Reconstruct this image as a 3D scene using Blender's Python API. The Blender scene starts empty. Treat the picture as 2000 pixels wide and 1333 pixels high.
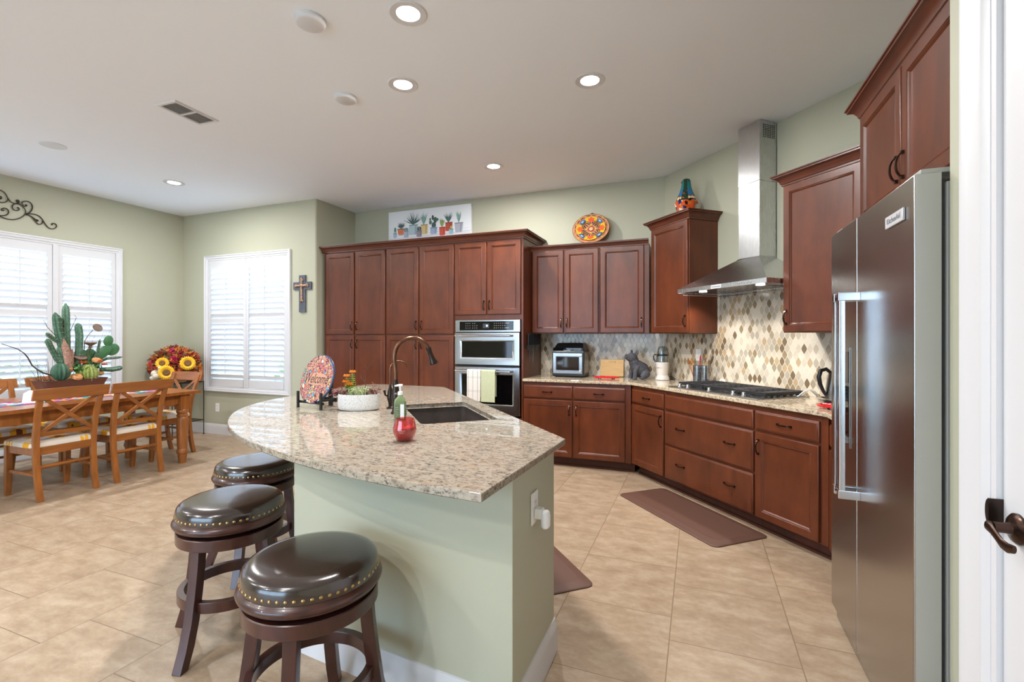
import bpy, bmesh, math, random
from mathutils import Vector, Matrix
random.seed(7)
PI = math.pi
sc = bpy.context.scene
COL = sc.collection

# ------------------------------------------------------------------ camera, world, exposure
cd = bpy.data.cameras.new('camera')
cam = bpy.data.objects.new('camera', cd)
COL.objects.link(cam)
cam.location = (0, 0, 1.366)
cam.rotation_euler = (PI/2, 0, math.atan(363/930))
cd.sensor_width = 36
cd.lens = 930/2000*36
cd.shift_y = -8.5/2000
cd.clip_start = 0.02
sc.camera = cam
sc.view_settings.view_transform = 'Standard'
sc.view_settings.look = 'None'
sc.view_settings.exposure = 0.45
sc.view_settings.gamma = 1.0
sc.view_settings.use_curve_mapping = False
sc.cycles.use_denoising = True
sc.cycles.max_bounces = 7
sc.cycles.diffuse_bounces = 5
sc.cycles.glossy_bounces = 4
sc.cycles.transparent_max_bounces = 10
sc.cycles.caustics_reflective = False
sc.cycles.caustics_refractive = False
sc.cycles.sample_clamp_indirect = 8
wd = bpy.data.worlds.new('sky')
sc.world = wd
wd.use_nodes = True
wn = wd.node_tree
bgn = wn.nodes['Background']
wtc = wn.nodes.new('ShaderNodeTexCoord')
wsx = wn.nodes.new('ShaderNodeSeparateXYZ')
wcr = wn.nodes.new('ShaderNodeValToRGB')
wn.links.new(wtc.outputs['Generated'], wsx.inputs[0])
wn.links.new(wsx.outputs['Z'], wcr.inputs[0])
wcr.color_ramp.elements[0].position = 0.0
wcr.color_ramp.elements[0].color = (0.62, 0.79, 1.0, 1)
wcr.color_ramp.elements[1].position = 0.6
wcr.color_ramp.elements[1].color = (0.38, 0.64, 1.0, 1)
wn.links.new(wcr.outputs[0], bgn.inputs['Color'])
SKY = 6.5
bgn.inputs['Strength'].default_value = SKY
LAMP_W = 27.0

# ------------------------------------------------------------------ materials
def S(r, g, b):
    f = lambda c: (c/12.92 if c <= .04045 else ((c+.055)/1.055)**2.4)
    return (f(r/255), f(g/255), f(b/255))

def base(name):
    m = bpy.data.materials.new(name)
    m.use_nodes = True
    n = m.node_tree.nodes
    return m, n, m.node_tree.links, n['Principled BSDF']

class N:
    """tiny node helper"""
    def __init__(self, name):
        self.m, self.n, self.l, self.b = base(name)
    def add(self, t, **kw):
        x = self.n.new(t)
        for k, v in kw.items(): setattr(x, k, v)
        return x
    def lk(self, a, b): self.l.new(a, b)
    def coord(self, kind='Object', scale=(1, 1, 1), loc=(0, 0, 0), rot=(0, 0, 0)):
        tc = self.add('ShaderNodeTexCoord')
        mp = self.add('ShaderNodeMapping')
        mp.inputs['Scale'].default_value = scale
        mp.inputs['Location'].default_value = loc
        mp.inputs['Rotation'].default_value = rot
        self.lk(tc.outputs[kind], mp.inputs['Vector'])
        return mp.outputs[0]
    def noise(self, vec, scale, detail=4, rough=.5, dist=0):
        x = self.add('ShaderNodeTexNoise')
        x.inputs['Scale'].default_value = scale
        x.inputs['Detail'].default_value = detail
        x.inputs['Roughness'].default_value = rough
        x.inputs['Distortion'].default_value = dist
        if vec is not None: self.lk(vec, x.inputs['Vector'])
        return x.outputs['Fac']
    def ramp(self, fac, stops, interp='LINEAR'):
        x = self.add('ShaderNodeValToRGB')
        e = x.color_ramp.elements
        x.color_ramp.interpolation = interp
        while len(e) < len(stops): e.new(.5)
        for k, (p, c) in enumerate(stops):
            e[k].position = p
            e[k].color = (c[0], c[1], c[2], 1)
        self.lk(fac, x.inputs[0])
        return x.outputs[0]
    def mix(self, fac, a, b, mode='MIX'):
        x = self.add('ShaderNodeMix', data_type='RGBA', blend_type=mode)
        for s, v in ((0, fac), (6, a), (7, b)):
            if isinstance(v, (int, float)): x.inputs[s].default_value = v
            elif isinstance(v, tuple): x.inputs[s].default_value = (v[0], v[1], v[2], 1)
            else: self.lk(v, x.inputs[s])
        return x.outputs[2]
    def math(self, op, a, b=None, c=None):
        x = self.add('ShaderNodeMath', operation=op)
        for k, v in enumerate((a, b, c)):
            if v is None: continue
            if isinstance(v, (int, float)): x.inputs[k].default_value = v
            else: self.lk(v, x.inputs[k])
        return x.outputs[0]
    def bump(self, h, strength, dist=.002):
        x = self.add('ShaderNodeBump')
        x.inputs['Strength'].default_value = strength
        x.inputs['Distance'].default_value = dist
        self.lk(h, x.inputs['Height'])
        self.lk(x.outputs[0], self.b.inputs['Normal'])
    def set(self, **kw):
        nm = dict(col='Base Color', rough='Roughness', metal='Metallic', coat='Coat Weight', coatr='Coat Roughness',
                  spec='Specular IOR Level', trans='Transmission Weight', ior='IOR', emis='Emission Color', es='Emission Strength',
                  sheen='Sheen Weight', sss='Subsurface Weight', alpha='Alpha', aniso='Anisotropic')
        for k, v in kw.items():
            i = self.b.inputs[nm[k]]
            if isinstance(v, (int, float)): i.default_value = v
            elif isinstance(v, tuple): i.default_value = (v[0], v[1], v[2], 1)
            else: self.lk(v, i)
        return self.m

def pm(name, col, rough=.5, var=0, vscale=10, bump=0, bscale=150, vs3=(1, 1, 1), **kw):
    q = N(name)
    if var or bump: v = q.coord('Object', vs3)
    if var:
        f = q.noise(v, vscale, 5)
        lo = tuple(c*(1-var) for c in col)
        hi = tuple(min(1, c*(1+var)) for c in col)
        col = q.ramp(f, [(.3, lo), (.7, hi)])
    if bump: q.bump(q.noise(v, bscale, 3), bump)
    q.set(col=col, rough=rough, **kw)
    return q.m

MAT = {}
MAT['wall'] = pm('wall_paint', S(181, 181, 160), .62, bump=.12, bscale=90)
MAT['ceil'] = pm('ceiling_paint', S(240, 245, 253), .8, bump=.1, bscale=60)
MAT['white'] = pm('white_trim', S(214, 214, 217), .38)
MAT['louver'] = pm('louver_white', S(246, 247, 250), .45)
MAT['outlet'] = pm('white_plastic', S(238, 238, 236), .35)
MAT['bronze'] = pm('oil_rubbed_bronze', S(72, 54, 46), .27, var=.35, vscale=30, metal=.85)
MAT['faucet'] = pm('faucet_bronze', S(112, 78, 60), .27, var=.35, vscale=14, metal=.95)
MAT['darkbronze'] = pm('dark_bronze', S(62, 52, 48), .3, metal=.9)
MAT['iron'] = pm('wrought_iron', S(62, 54, 48), .5, var=.3, vscale=25, metal=.6)
MAT['black'] = pm('black_plastic', S(18, 18, 20), .28)
MAT['blackmatte'] = pm('black_matte', S(22, 21, 21), .55)
MAT['castiron'] = pm('cast_iron', S(34, 34, 38), .45, bump=.15, bscale=300)
MAT['blackglass'] = pm('black_glass', S(6, 7, 9), .04, spec=.45)
MAT['chrome'] = pm('chrome', S(225, 226, 230), .12, metal=1.0)
MAT['rubber'] = pm('black_rubber', S(20, 19, 19), .7)
MAT['red'] = pm('red_enamel', S(205, 20, 30), .3, var=.2, vscale=40)
MAT['brass'] = pm('nailhead_brass', S(190, 160, 110), .28, metal=1.0)
MAT['bamboo'] = pm('bamboo', S(214, 170, 105), .45, var=.12, vscale=6, vs3=(1, 1, 14))
MAT['stone'] = pm('pig_stone', S(72, 72, 78), .75, var=.45, vscale=60, bump=.4, bscale=120)
MAT['nbwhite'] = pm('warm_white_plastic', S(228, 220, 212), .3)
MAT['mat'] = pm('brown_mat', S(96, 66, 54), .55, bump=.12, bscale=500)
MAT['leather'] = pm('brown_leather', S(40, 26, 22), .2, var=.35, vscale=9, bump=.05, bscale=260, spec=.8, coat=.6, coatr=.1)
MAT['stoolwood'] = pm('espresso_wood', S(66, 33, 27), .3, var=.3, vscale=6, vs3=(4, 4, 1), coat=.3)
MAT['pine'] = pm('honey_pine', S(150, 90, 40), .34, var=.24, vscale=4, vs3=(7, 7, 1), coat=.2)
MAT['pineh'] = pm('honey_pine_board', S(150, 90, 40), .34, var=.24, vscale=4, vs3=(1, 7, 7), coat=.2)
MAT['basket'] = pm('wicker', S(150, 110, 72), .7, var=.4, vscale=60, bump=.8, bscale=120)
MAT['linen'] = pm('linen_white', S(238, 234, 228), .85, bump=.2, bscale=400)
MAT['greentowel'] = pm('green_towel', S(200, 206, 170), .9, var=.15, vscale=260, bump=.3, bscale=500)
MAT['paper'] = pm('white_paper', S(235, 238, 240), .7)
MAT['hinge'] = pm('grey_metal', S(160, 160, 162), .4, metal=.7)

# cherry stained cabinet wood
def wood(name, c1, c2, rough, scale=(14, 14, 1.3)):
    q = N(name)
    oi = q.add('ShaderNodeObjectInfo')
    v = q.coord('Object', scale)
    va = q.add('ShaderNodeVectorMath', operation='ADD')
    rv = q.add('ShaderNodeVectorMath', operation='SCALE')
    cc = q.add('ShaderNodeCombineXYZ')
    for k in range(3): q.lk(oi.outputs['Random'], cc.inputs[k])
    q.lk(cc.outputs[0], rv.inputs[0]); rv.inputs['Scale'].default_value = 37
    q.lk(v, va.inputs[0]); q.lk(rv.outputs[0], va.inputs[1])
    f1 = q.noise(va.outputs[0], 1.6, 6, .6, .4)
    v2 = q.coord('Object', (3.2, 3.2, 2.2))
    f2 = q.noise(v2, 1.5, 4, .55)
    f = q.math('ADD', q.math('MULTIPLY', f1, .55), q.math('MULTIPLY', f2, .45))
    col = q.ramp(f, [(.34, c2), (.5, tuple((a+b)/2 for a, b in zip(c1, c2))), (.66, c1)])
    q.set(col=col, rough=rough, spec=.45)
    q.bump(f1, .04)
    return q.m
MAT['cherry'] = wood('cherry_wood', S(110, 55, 30), S(78, 37, 20), .34, (6, 6, 1.5))
MAT['crown'] = wood('cherry_crown', S(108, 58, 40), S(74, 38, 27), .34, (1.5, 8, 8))
MAT['toe'] = wood('cherry_toe', S(84, 42, 28), S(58, 30, 22), .5)

# granite
def granite(name, light, mid, dark, sc_=(1, 1, 1)):
    q = N(name)
    v = q.coord('Object', sc_)
    f1 = q.noise(v, 34, 6, .65, .3)
    f2 = q.noise(v, 100, 5, .7, .2)
    f3 = q.noise(v, 5, 3, .5)
    c = q.ramp(f1, [(.33, mid), (.5, light), (.7, tuple(min(1, x*1.12) for x in light))])
    d1 = q.ramp(f2, [(.48, (0, 0, 0)), (.60, (1, 1, 1))])
    f4 = q.noise(v, 46, 4, .6)
    d2 = q.ramp(f4, [(.41, (0, 0, 0)), (.59, (1, 1, 1))])
    dm = q.math('MULTIPLY', d1, d2)
    dm = q.math('MULTIPLY', dm, .92)
    c = q.mix(dm, c, dark)
    tan = q.ramp(q.noise(v, 13, 3), [(.55, (0, 0, 0)), (.75, (1, 1, 1))])
    c = q.mix(q.math('MULTIPLY', tan, .45), c, S(170, 140, 108))
    q.set(col=c, rough=.014, spec=.62)
    return q.m
MAT['granite'] = granite('granite_cream', S(208, 192, 166), S(170, 148, 120), S(64, 50, 44), (1, 1, 1))
MAT['granite_i'] = granite('granite_island', S(168, 159, 144), S(130, 119, 105), S(45, 38, 35), (.8, 1.5, 1.2))

# stainless steel
def steel(name, col, rough, ani=(1, 1, 60), bump=.05):
    q = N(name)
    v = q.coord('Object', ani)
    f = q.noise(v, 12, 3, .6)
    r = q.math('ADD', q.math('MULTIPLY', f, .05), rough-.025)
    q.set(col=col, metal=1.0, rough=r)
    return q.m
MAT['steel'] = steel('stainless_steel', S(172, 173, 175), .24, (1, 1, 40))
MAT['steelv'] = steel('stainless_fridge', S(176, 174, 171), .25, (1, 40, 1))
MAT['steelhood'] = steel('stainless_hood', S(205, 206, 207), .27, (40, 40, 1))
MAT['fridgeside'] = pm('fridge_side', S(172, 172, 164), .45, metal=.3)
MAT['composite'] = pm('sink_composite', S(74, 66, 62), .4, var=.15, vscale=80)

# floor tiles : 0.52 m squares, running bond
def floor_mat():
    q = N('floor_tile')
    tc = q.add('ShaderNodeTexCoord')
    sx = q.add('ShaderNodeSeparateXYZ')
    q.lk(tc.outputs['Object'], sx.inputs[0])
    cx = q.add('ShaderNodeCombineXYZ')
    T = .5217
    q.lk(q.math('ADD', sx.outputs['Y'], -.355+40*T), cx.inputs[0])
    q.lk(q.math('ADD', sx.outputs['X'], .12+40*T), cx.inputs[1])
    br = q.add('ShaderNodeTexBrick')
    br.offset = .36; br.offset_frequency = 2; br.squash = 1
    q.lk(cx.outputs[0], br.inputs['Vector'])
    br.inputs['Color1'].default_value = (0, 0, 0, 1)
    br.inputs['Color2'].default_value = (1, 1, 1, 1)
    br.inputs['Mortar'].default_value = (.5, .5, .5, 1)
    br.inputs['Scale'].default_value = 1
    br.inputs['Mortar Size'].default_value = .0026
    br.inputs['Mortar Smooth'].default_value = .2
    br.inputs['Brick Width'].default_value = T
    br.inputs['Row Height'].default_value = T
    rnd = br.outputs['Color']; mort = br.outputs['Fac']
    sep = q.add('ShaderNodeSeparateColor'); q.lk(rnd, sep.inputs[0])
    off = q.add('ShaderNodeCombineXYZ')
    q.lk(q.math('MULTIPLY', sep.outputs[0], 31.0), off.inputs[0])
    q.lk(q.math('MULTIPLY', sep.outputs[0], 17.0), off.inputs[1])
    va = q.add('ShaderNodeVectorMath', operation='ADD')
    q.lk(tc.outputs['Object'], va.inputs[0]); q.lk(off.outputs[0], va.inputs[1])
    st = q.add('ShaderNodeMapping'); q.lk(va.outputs[0], st.inputs['Vector'])
    st.inputs['Scale'].default_value = (1, 1.8, 1)
    f1 = q.noise(st.outputs[0], 5.5, 11, .72, .12)
    f2 = q.noise(st.outputs[0], 30, 7, .75, .2)
    c = q.ramp(f1, [(.3, S(147, 123, 99)), (.5, S(169, 146, 121)), (.7, S(189, 170, 147))])
    dk = q.ramp(f2, [(.56, (0, 0, 0)), (.74, (1, 1, 1))])
    c = q.mix(q.math('MULTIPLY', dk, .42), c, S(146, 120, 94))
    tint = q.math('ADD', q.math('MULTIPLY', sep.outputs[0], .07), .965)
    tc3 = q.add('ShaderNodeCombineColor')
    for k in range(3): q.lk(tint, tc3.inputs[k])
    c = q.mix(1.0, c, tc3.outputs[0], 'MULTIPLY')
    c = q.mix(mort, c, S(132, 111, 87))
    q.set(col=c, rough=q.math('ADD', q.math('MULTIPLY', f2, .22), .27), spec=.45)
    h = q.math('SUBTRACT', q.math('MULTIPLY', f2, .12), mort)
    q.bump(h, .25, .003)
    return q.m
MAT['floor'] = floor_mat()

# leaf-lattice mosaic of the backsplash, in the panel's own x (along) and z (up)
def splash_mat():
    q = N('leaf_mosaic_tile')
    tc = q.add('ShaderNodeTexCoord')
    sx = q.add('ShaderNodeSeparateXYZ')
    q.lk(tc.outputs['Object'], sx.inputs[0])
    a, b = .0484, .106
    u = q.math('ADD', q.math('DIVIDE', sx.outputs['X'], a/2), 200.25)
    w = q.math('ADD', q.math('DIVIDE', sx.outputs['Z'], b), 50.0)
    kr = q.math('FLOOR', q.math('ADD', u, .5))
    par = q.math('SUBTRACT', 1.0, q.math('MULTIPLY', q.math('MODULO', kr, 2.0), 2.0))   # (-1)^k
    cs = q.math('COSINE', q.math('MULTIPLY', w, 2*PI))
    off = q.math('MULTIPLY', q.math('MULTIPLY', par, cs), .5)
    c0 = q.math('ADD', kr, off)
    cp = q.math('SUBTRACT', q.math('ADD', kr, 1.0), off)
    cm = q.math('SUBTRACT', q.math('SUBTRACT', kr, 1.0), off)
    d = q.math('MINIMUM', q.math('ABSOLUTE', q.math('SUBTRACT', u, c0)),
               q.math('MINIMUM', q.math('ABSOLUTE', q.math('SUBTRACT', u, cp)), q.math('ABSOLUTE', q.math('SUBTRACT', u, cm))))
    right = q.math('GREATER_THAN', u, c0)
    k = q.math('ADD', q.math('SUBTRACT', kr, 1.0), right)
    kodd = q.math('MODULO', k, 2.0)
    m = q.math('FLOOR', q.math('ADD', w, q.math('MULTIPLY', kodd, .5)))
    cx = q.add('ShaderNodeCombineXYZ')
    q.lk(k, cx.inputs[0]); q.lk(m, cx.inputs[1])
    wn_ = q.add('ShaderNodeTexWhiteNoise', noise_dimensions='2D')
    q.lk(cx.outputs[0], wn_.inputs['Vector'])
    col = q.ramp(wn_.outputs['Value'], [(0, S(216, 206, 189)), (.28, S(202, 190, 171)), (.42, S(188, 176, 158)), (.55, S(177, 167, 152)),
                                        (.66, S(184, 160, 128)), (.74, S(162, 148, 126)), (.85, S(146, 128, 102)), (.94, S(122, 104, 82))], 'CONSTANT')
    nz = q.noise(tc.outputs['Object'], 60, 4)
    col = q.mix(.12, col, q.ramp(nz, [(.3, (.2, .17, .13)), (.7, (1, 1, 1))]), 'MULTIPLY')
    gr = q.ramp(d, [(.0, (1, 1, 1)), (.075, (1, 1, 1)), (.11, (0, 0, 0))])
    col = q.mix(gr, col, S(212, 200, 176))
    q.set(col=col, rough=q.math('ADD', q.math('MULTIPLY', gr, .5), .16))
    q.bump(q.math('SUBTRACT', 1.0, gr), .3, .002)
    return q.m
MAT['splash'] = splash_mat()

# window pane : clear sheet that reflects a little
def pane_mat():
    q = N('clear_pane')
    q.n.remove(q.b)
    out = [x for x in q.n if x.type == 'OUTPUT_MATERIAL'][0]
    tr = q.add('ShaderNodeBsdfTransparent'); gl = q.add('ShaderNodeBsdfGlossy'); mx = q.add('ShaderNodeMixShader')
    tr.inputs[0].default_value = (.95, .97, .97, 1)
    gl.inputs['Roughness'].default_value = .02
    mx.inputs[0].default_value = .07
    q.lk(tr.outputs[0], mx.inputs[1]); q.lk(gl.outputs[0], mx.inputs[2]); q.lk(mx.outputs[0], out.inputs[0])
    return q.m
MAT['pane'] = pane_mat()
def tint_glass(name, col, gloss=.1, rough=.03):
    q = N(name)
    q.n.remove(q.b)
    out = [x for x in q.n if x.type == 'OUTPUT_MATERIAL'][0]
    tr = q.add('ShaderNodeBsdfTransparent'); gl = q.add('ShaderNodeBsdfGlossy'); mx = q.add('ShaderNodeMixShader')
    tr.inputs[0].default_value = (col[0], col[1], col[2], 1)
    gl.inputs['Roughness'].default_value = rough
    lw = q.add('ShaderNodeLayerWeight'); lw.inputs[0].default_value = .35
    q.lk(q.math('ADD', q.math('MULTIPLY', lw.outputs['Facing'], .35), gloss), mx.inputs[0])
    q.lk(tr.outputs[0], mx.inputs[1]); q.lk(gl.outputs[0], mx.inputs[2]); q.lk(mx.outputs[0], out.inputs[0])
    return q.m
MAT['clear'] = tint_glass('clear_cup', (.82, .85, .86))
MAT['redglass'] = tint_glass('red_glass', (.95, .50, .50), .07)
MAT['greenglass'] = pm('green_bottle', S(120, 136, 96), .15)
def emit(name, col, s):
    q = N(name)
    q.set(col=(0, 0, 0), emis=col, es=s, rough=1)
    return q.m
MAT['lamp'] = emit('lamp_lens', (1, .97, .92), 22)
MAT['display'] = emit('oven_display', (.6, .85, 1.0), 1.6)
COLS = {}
def flat(r, g, b, rough=.5):
    k = (r, g, b, rough)
    if k not in COLS: COLS[k] = pm('paint_%d_%d_%d' % (r, g, b), S(r, g, b), rough)
    return COLS[k]

# ------------------------------------------------------------------ mesh helpers
class MB:
    def __init__(self): self.bm = bmesh.new(); self.mi = 0
    def V(self, p): return self.bm.verts.new(p)
    def F(self, vs):
        try:
            f = self.bm.faces.new(vs); f.material_index = self.mi; return f
        except ValueError: return None
    def box(self, x0, x1, y0, y1, z0, z1, M=None):
        P = [Vector((x, y, z)) for z in (z0, z1) for (x, y) in ((x0, y0), (x1, y0), (x1, y1), (x0, y1))]
        if M is not None: P = [M @ p for p in P]
        v = [self.V(p) for p in P]
        for q in ((3, 2, 1, 0), (4, 5, 6, 7), (0, 1, 5, 4), (1, 2, 6, 5), (2, 3, 7, 6), (3, 0, 4, 7)): self.F([v[i] for i in q])
        return self
    def loft(self, rings, cap=(True, True), closed=True):
        R = [[self.V(p) for p in r] for r in rings]
        n = len(R[0])
        for a, b in zip(R, R[1:]):
            for i in range(n if closed else n-1):
                j = (i+1) % n
                self.F([a[i], a[j], b[j], b[i]])
        if cap[0]: self.F(list(reversed(R[0])))
        if cap[1]: self.F(R[-1])
        return R
    def tube(self, pts, r, n=10, cap=True):
        pts = [Vector(p) for p in pts]
        rr = r if isinstance(r, (list, tuple)) else [r]*len(pts)
        rings = []; nrm = None
        for i, p in enumerate(pts):
            t = (pts[min(i+1, len(pts)-1)]-pts[max(i-1, 0)]).normalized()
            if nrm is None:
                nrm = t.orthogonal().normalized()
            nrm = (nrm-t*nrm.dot(t))
            nrm = nrm.normalized() if nrm.length > 1e-6 else t.orthogonal().normalized()
            b = t.cross(nrm)
            rings.append([p+(nrm*math.cos(2*PI*k/n)+b*math.sin(2*PI*k/n))*rr[i] for k in range(n)])
        self.loft(rings, (cap, cap))
        return self
    def lathe(self, prof, n=32, c=(0, 0, 0), M=None, sx=1, sy=1):
        rings = []; ring_shape = prof[0] == prof[-1]
        for r, z in prof:
            r = max(r, 1e-4)
            ring = [Vector((r*math.cos(2*PI*k/n)*sx, r*math.sin(2*PI*k/n)*sy, z)) for k in range(n)]
            if M is not None: ring = [M @ p for p in ring]
            rings.append([p+Vector(c) for p in ring])
        self.loft(rings, (not ring_shape, not ring_shape))
        return self
    def ball(self, c, r, n=14, m=9, M=None):
        if isinstance(r, (int, float)): r = (r, r, r)
        rings = []
        for j in range(m+1):
            t = -PI/2+PI*j/m
            rr = max(math.cos(t), 1e-3)
            ring = [Vector((r[0]*rr*math.cos(2*PI*k/n), r[1]*rr*math.sin(2*PI*k/n), r[2]*math.sin(t))) for k in range(n)]
            if M is not None: ring = [M @ p for p in ring]
            rings.append([p+Vector(c) for p in ring])
        self.loft(rings)
        return self
    def prism(self, poly, z0, z1):
        self.loft([[(x, y, z0) for x, y in poly], [(x, y, z1) for x, y in poly]])
        return self
    def flatpoly(self, pts):
        self.F([self.V(p) for p in pts]); return self
    def sweep(self, path, prof, closed=False):
        """profile (o, z): o is measured to the left of travel"""
        n = len(path); rings = []
        P = [Vector((x, y)) for x, y in path]
        for i, p in enumerate(P):
            ds = []
            if i > 0 or closed: ds.append((p-P[i-1]).normalized())
            if i < n-1 or closed: ds.append((P[(i+1) % n]-p).normalized())
            ns = [Vector((-d.y, d.x)) for d in ds]
            nn = sum(ns, Vector((0, 0)))/len(ns)
            k = nn.dot(ns[0])
            nn = nn.normalized()/max(math.sqrt(abs(k)) if len(ns) > 1 else 1, .3)
            if len(ns) > 1:
                nn = sum(ns, Vector((0, 0))).normalized()
                nn = nn/max(nn.dot(ns[0]), .3)
            rings.append([(p.x+nn.x*o, p.y+nn.y*o, z) for o, z in prof])
        if closed: rings.append(rings[0])
        self.loft(rings, (not closed, not closed))
        return self
    def build(self, name, mat, parent=None, bevel=0, seg=2, sharp=38, loc=None, rot=None, merge=True):
        bm = self.bm
        if merge: bmesh.ops.remove_doubles(bm, verts=bm.verts, dist=1e-5)
        if bevel:
            bmesh.ops.recalc_face_normals(bm, faces=bm.faces)
            es = [e for e in bm.edges if len(e.link_faces) == 2 and e.calc_face_angle(0) > .6]
            bmesh.ops.bevel(bm, geom=es, offset=bevel, segments=seg, profile=.6, affect='EDGES', clamp_overlap=True)
        bmesh.ops.recalc_face_normals(bm, faces=bm.faces)
        ca = math.radians(sharp)
        for f in bm.faces: f.smooth = True
        for e in bm.edges:
            if len(e.link_faces) != 2 or e.calc_face_angle(0) > ca: e.smooth = False
        me = bpy.data.meshes.new(name)
        bm.to_mesh(me); bm.free()
        for x in (mat if isinstance(mat, (list, tuple)) else [mat]): me.materials.append(MAT[x] if isinstance(x, str) else x)
        o = link(name, me, parent, loc, rot)
        if merge:
            w_ = o.modifiers.new('weighted', 'WEIGHTED_NORMAL'); w_.keep_sharp = True
        return o

def link(name, me, parent=None, loc=None, rot=None):
    o = bpy.data.objects.new(name, me)
    COL.objects.link(o)
    if parent is not None: o.parent = parent
    if loc is not None: o.location = loc
    if rot is not None: o.rotation_euler = rot
    return o

def tag(o, label, cat, group=None):
    o['label'] = label; o['category'] = cat
    if group: o['group'] = group
    return o
def struct(o): o['kind'] = 'structure'; return o
def thing(name, label, cat, loc=(0, 0, 0), rz=0, group=None):
    o = bpy.data.objects.new(name, None)
    COL.objects.link(o); o.location = loc; o.rotation_euler = (0, 0, rz)
    o.empty_display_size = .1
    return tag(o, label, cat, group)
def dup(root, loc, rz, label=None):
    r = root.copy(); COL.objects.link(r); r.location = loc; r.rotation_euler = (0, 0, rz)
    if label: r['label'] = label
    for ch in list(root.children):
        c = ch.copy(); COL.objects.link(c); c.parent = r
        for g in list(ch.children):
            d = g.copy(); COL.objects.link(d); d.parent = c
    return r
def text_mesh(name, s, size, mat, parent, M, ext=.0006, align='CENTER', shear=0):
    cu = bpy.data.curves.new(name, 'FONT')
    cu.body = s; cu.size = size; cu.extrude = ext; cu.align_x = align; cu.align_y = 'CENTER'; cu.shear = shear
    cu.resolution_u = 3
    o = bpy.data.objects.new(name+'_tmp', cu); COL.objects.link(o)
    bpy.context.view_layer.update()
    me = bpy.data.meshes.new_from_object(o.evaluated_get(bpy.context.evaluated_depsgraph_get()))
    bpy.data.objects.remove(o)
    me.materials.clear(); me.materials.append(MAT[mat] if isinstance(mat, str) else mat)
    me.transform(M)
    return link(name, me, parent)
FRONT = Matrix.Rotation(PI/2, 4, 'X')          # text lying in xz, read from -y
def T(x, y, z): return Matrix.Translation((x, y, z))
def RZ(a): return Matrix.Rotation(a, 4, 'Z')
def RX(a): return Matrix.Rotation(a, 4, 'X')
def RY(a): return Matrix.Rotation(a, 4, 'Y')
# the range wall runs diagonally from the corner O along D
OX, OY = -.346, 5.486
DX, DY = .6649, -.7470
HROT = math.atan2(DY, DX)
def hp(s, w): return (OX+DX*s+DY*w, OY+DY*s-DX*w)
CEIL = 3.12
# ------------------------------------------------------------------ shell
YW, XL, YP, XR = 4.73, -7.0, 5.475, 1.36
YR = -3.3
def wallbox(name, segs, mat='wall'):
    b = MB()
    for s in segs: b.box(*s)
    return struct(b.build(name, mat))
b = MB(); b.prism([(XL-.2, YR-.2), (XR+.3, YR-.2), (XR+.3, 3.9), (-.2, 5.8), (XL-.2, 5.8)], -.12, 0)
struct(b.build('floor', 'floor'))
b = MB(); b.prism([(XL-.2, YR-.2), (XR+.3, YR-.2), (XR+.3, 3.9), (-.2, 5.8), (XL-.2, 5.8)], CEIL, CEIL+.15)
struct(b.build('ceiling', 'ceil'))
# left wall with the long shuttered window
W1A, W1B, WZ0, WZ1 = 1.259, 3.931, .595, 2.507
i = .03
wallbox('wall_left', [(XL-.15, XL, YR-.15, W1A+i, 0, CEIL), (XL-.15, XL, W1B-i, YW, 0, CEIL),
                      (XL-.15, XL, W1A+i, W1B-i, 0, WZ0+i), (XL-.15, XL, W1A+i, W1B-i, WZ1-i, CEIL)])
W2A, W2B = -6.53, -4.928
# window wall, with the rounded outside corner into the cabinet recess
b = MB()
b.box(XL-.15, W2A+i, YW, YW+.15, 0, CEIL); b.box(W2A+i, W2B-i, YW, YW+.15, 0, WZ0+i); b.box(W2A+i, W2B-i, YW, YW+.15, WZ1-i, CEIL)
r = .022
arc = [(-4.52-r+r*math.sin(t), YW+r-r*math.cos(t)) for t in [k*PI/2/6 for k in range(7)]]
b.prism([(W2B-i, YW)]+arc+[(-4.52, YW+.15), (W2B-i, YW+.15)], 0, CEIL)
struct(b.build('wall_back', 'wall'))
wallbox('wall_recess', [(-4.67, -4.52, YW+.15, YP+.15, 0, CEIL)])
wallbox('wall_cabinet', [(-4.67, OX+.06, YP, YP+.15, 0, CEIL)])
b = MB()
L = (XR-OX)/DX
a0, a1 = hp(-.02, 0), hp(L, 0)
b.prism([a0, a1, (a1[0]+.12, a1[1]+.1), (a0[0]+.1, a0[1]+.15)], 0, CEIL)
struct(b.build('wall_range', 'wall'))
wallbox('wall_right', [(XR, XR+.15, 1.78, hp(L, 0)[1]+.1, 0, CEIL)])
# end of the fridge alcove, then the doorway wall running back past the camera
DA, DB, DZ = .70, 1.556, 2.44            # door opening
b = MB()
b.box(.69, XR+.15, 1.66, 1.776, 0, CEIL)
b.box(.69, .81, DB, 1.66, 0, CEIL); b.box(.69, .81, YR, DA, 0, CEIL); b.box(.69, .81, DA, DB, DZ, CEIL)
struct(b.build('wall_doorway', 'wall', bevel=.006))
wallbox('wall_light_block', [(1.5, 1.65, YR-.15, 1.66, 0, CEIL), (.81, 1.5, YR-.15, YR, 0, CEIL)])  # unseen walls added behind the door to stop outside light leaking in
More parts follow.
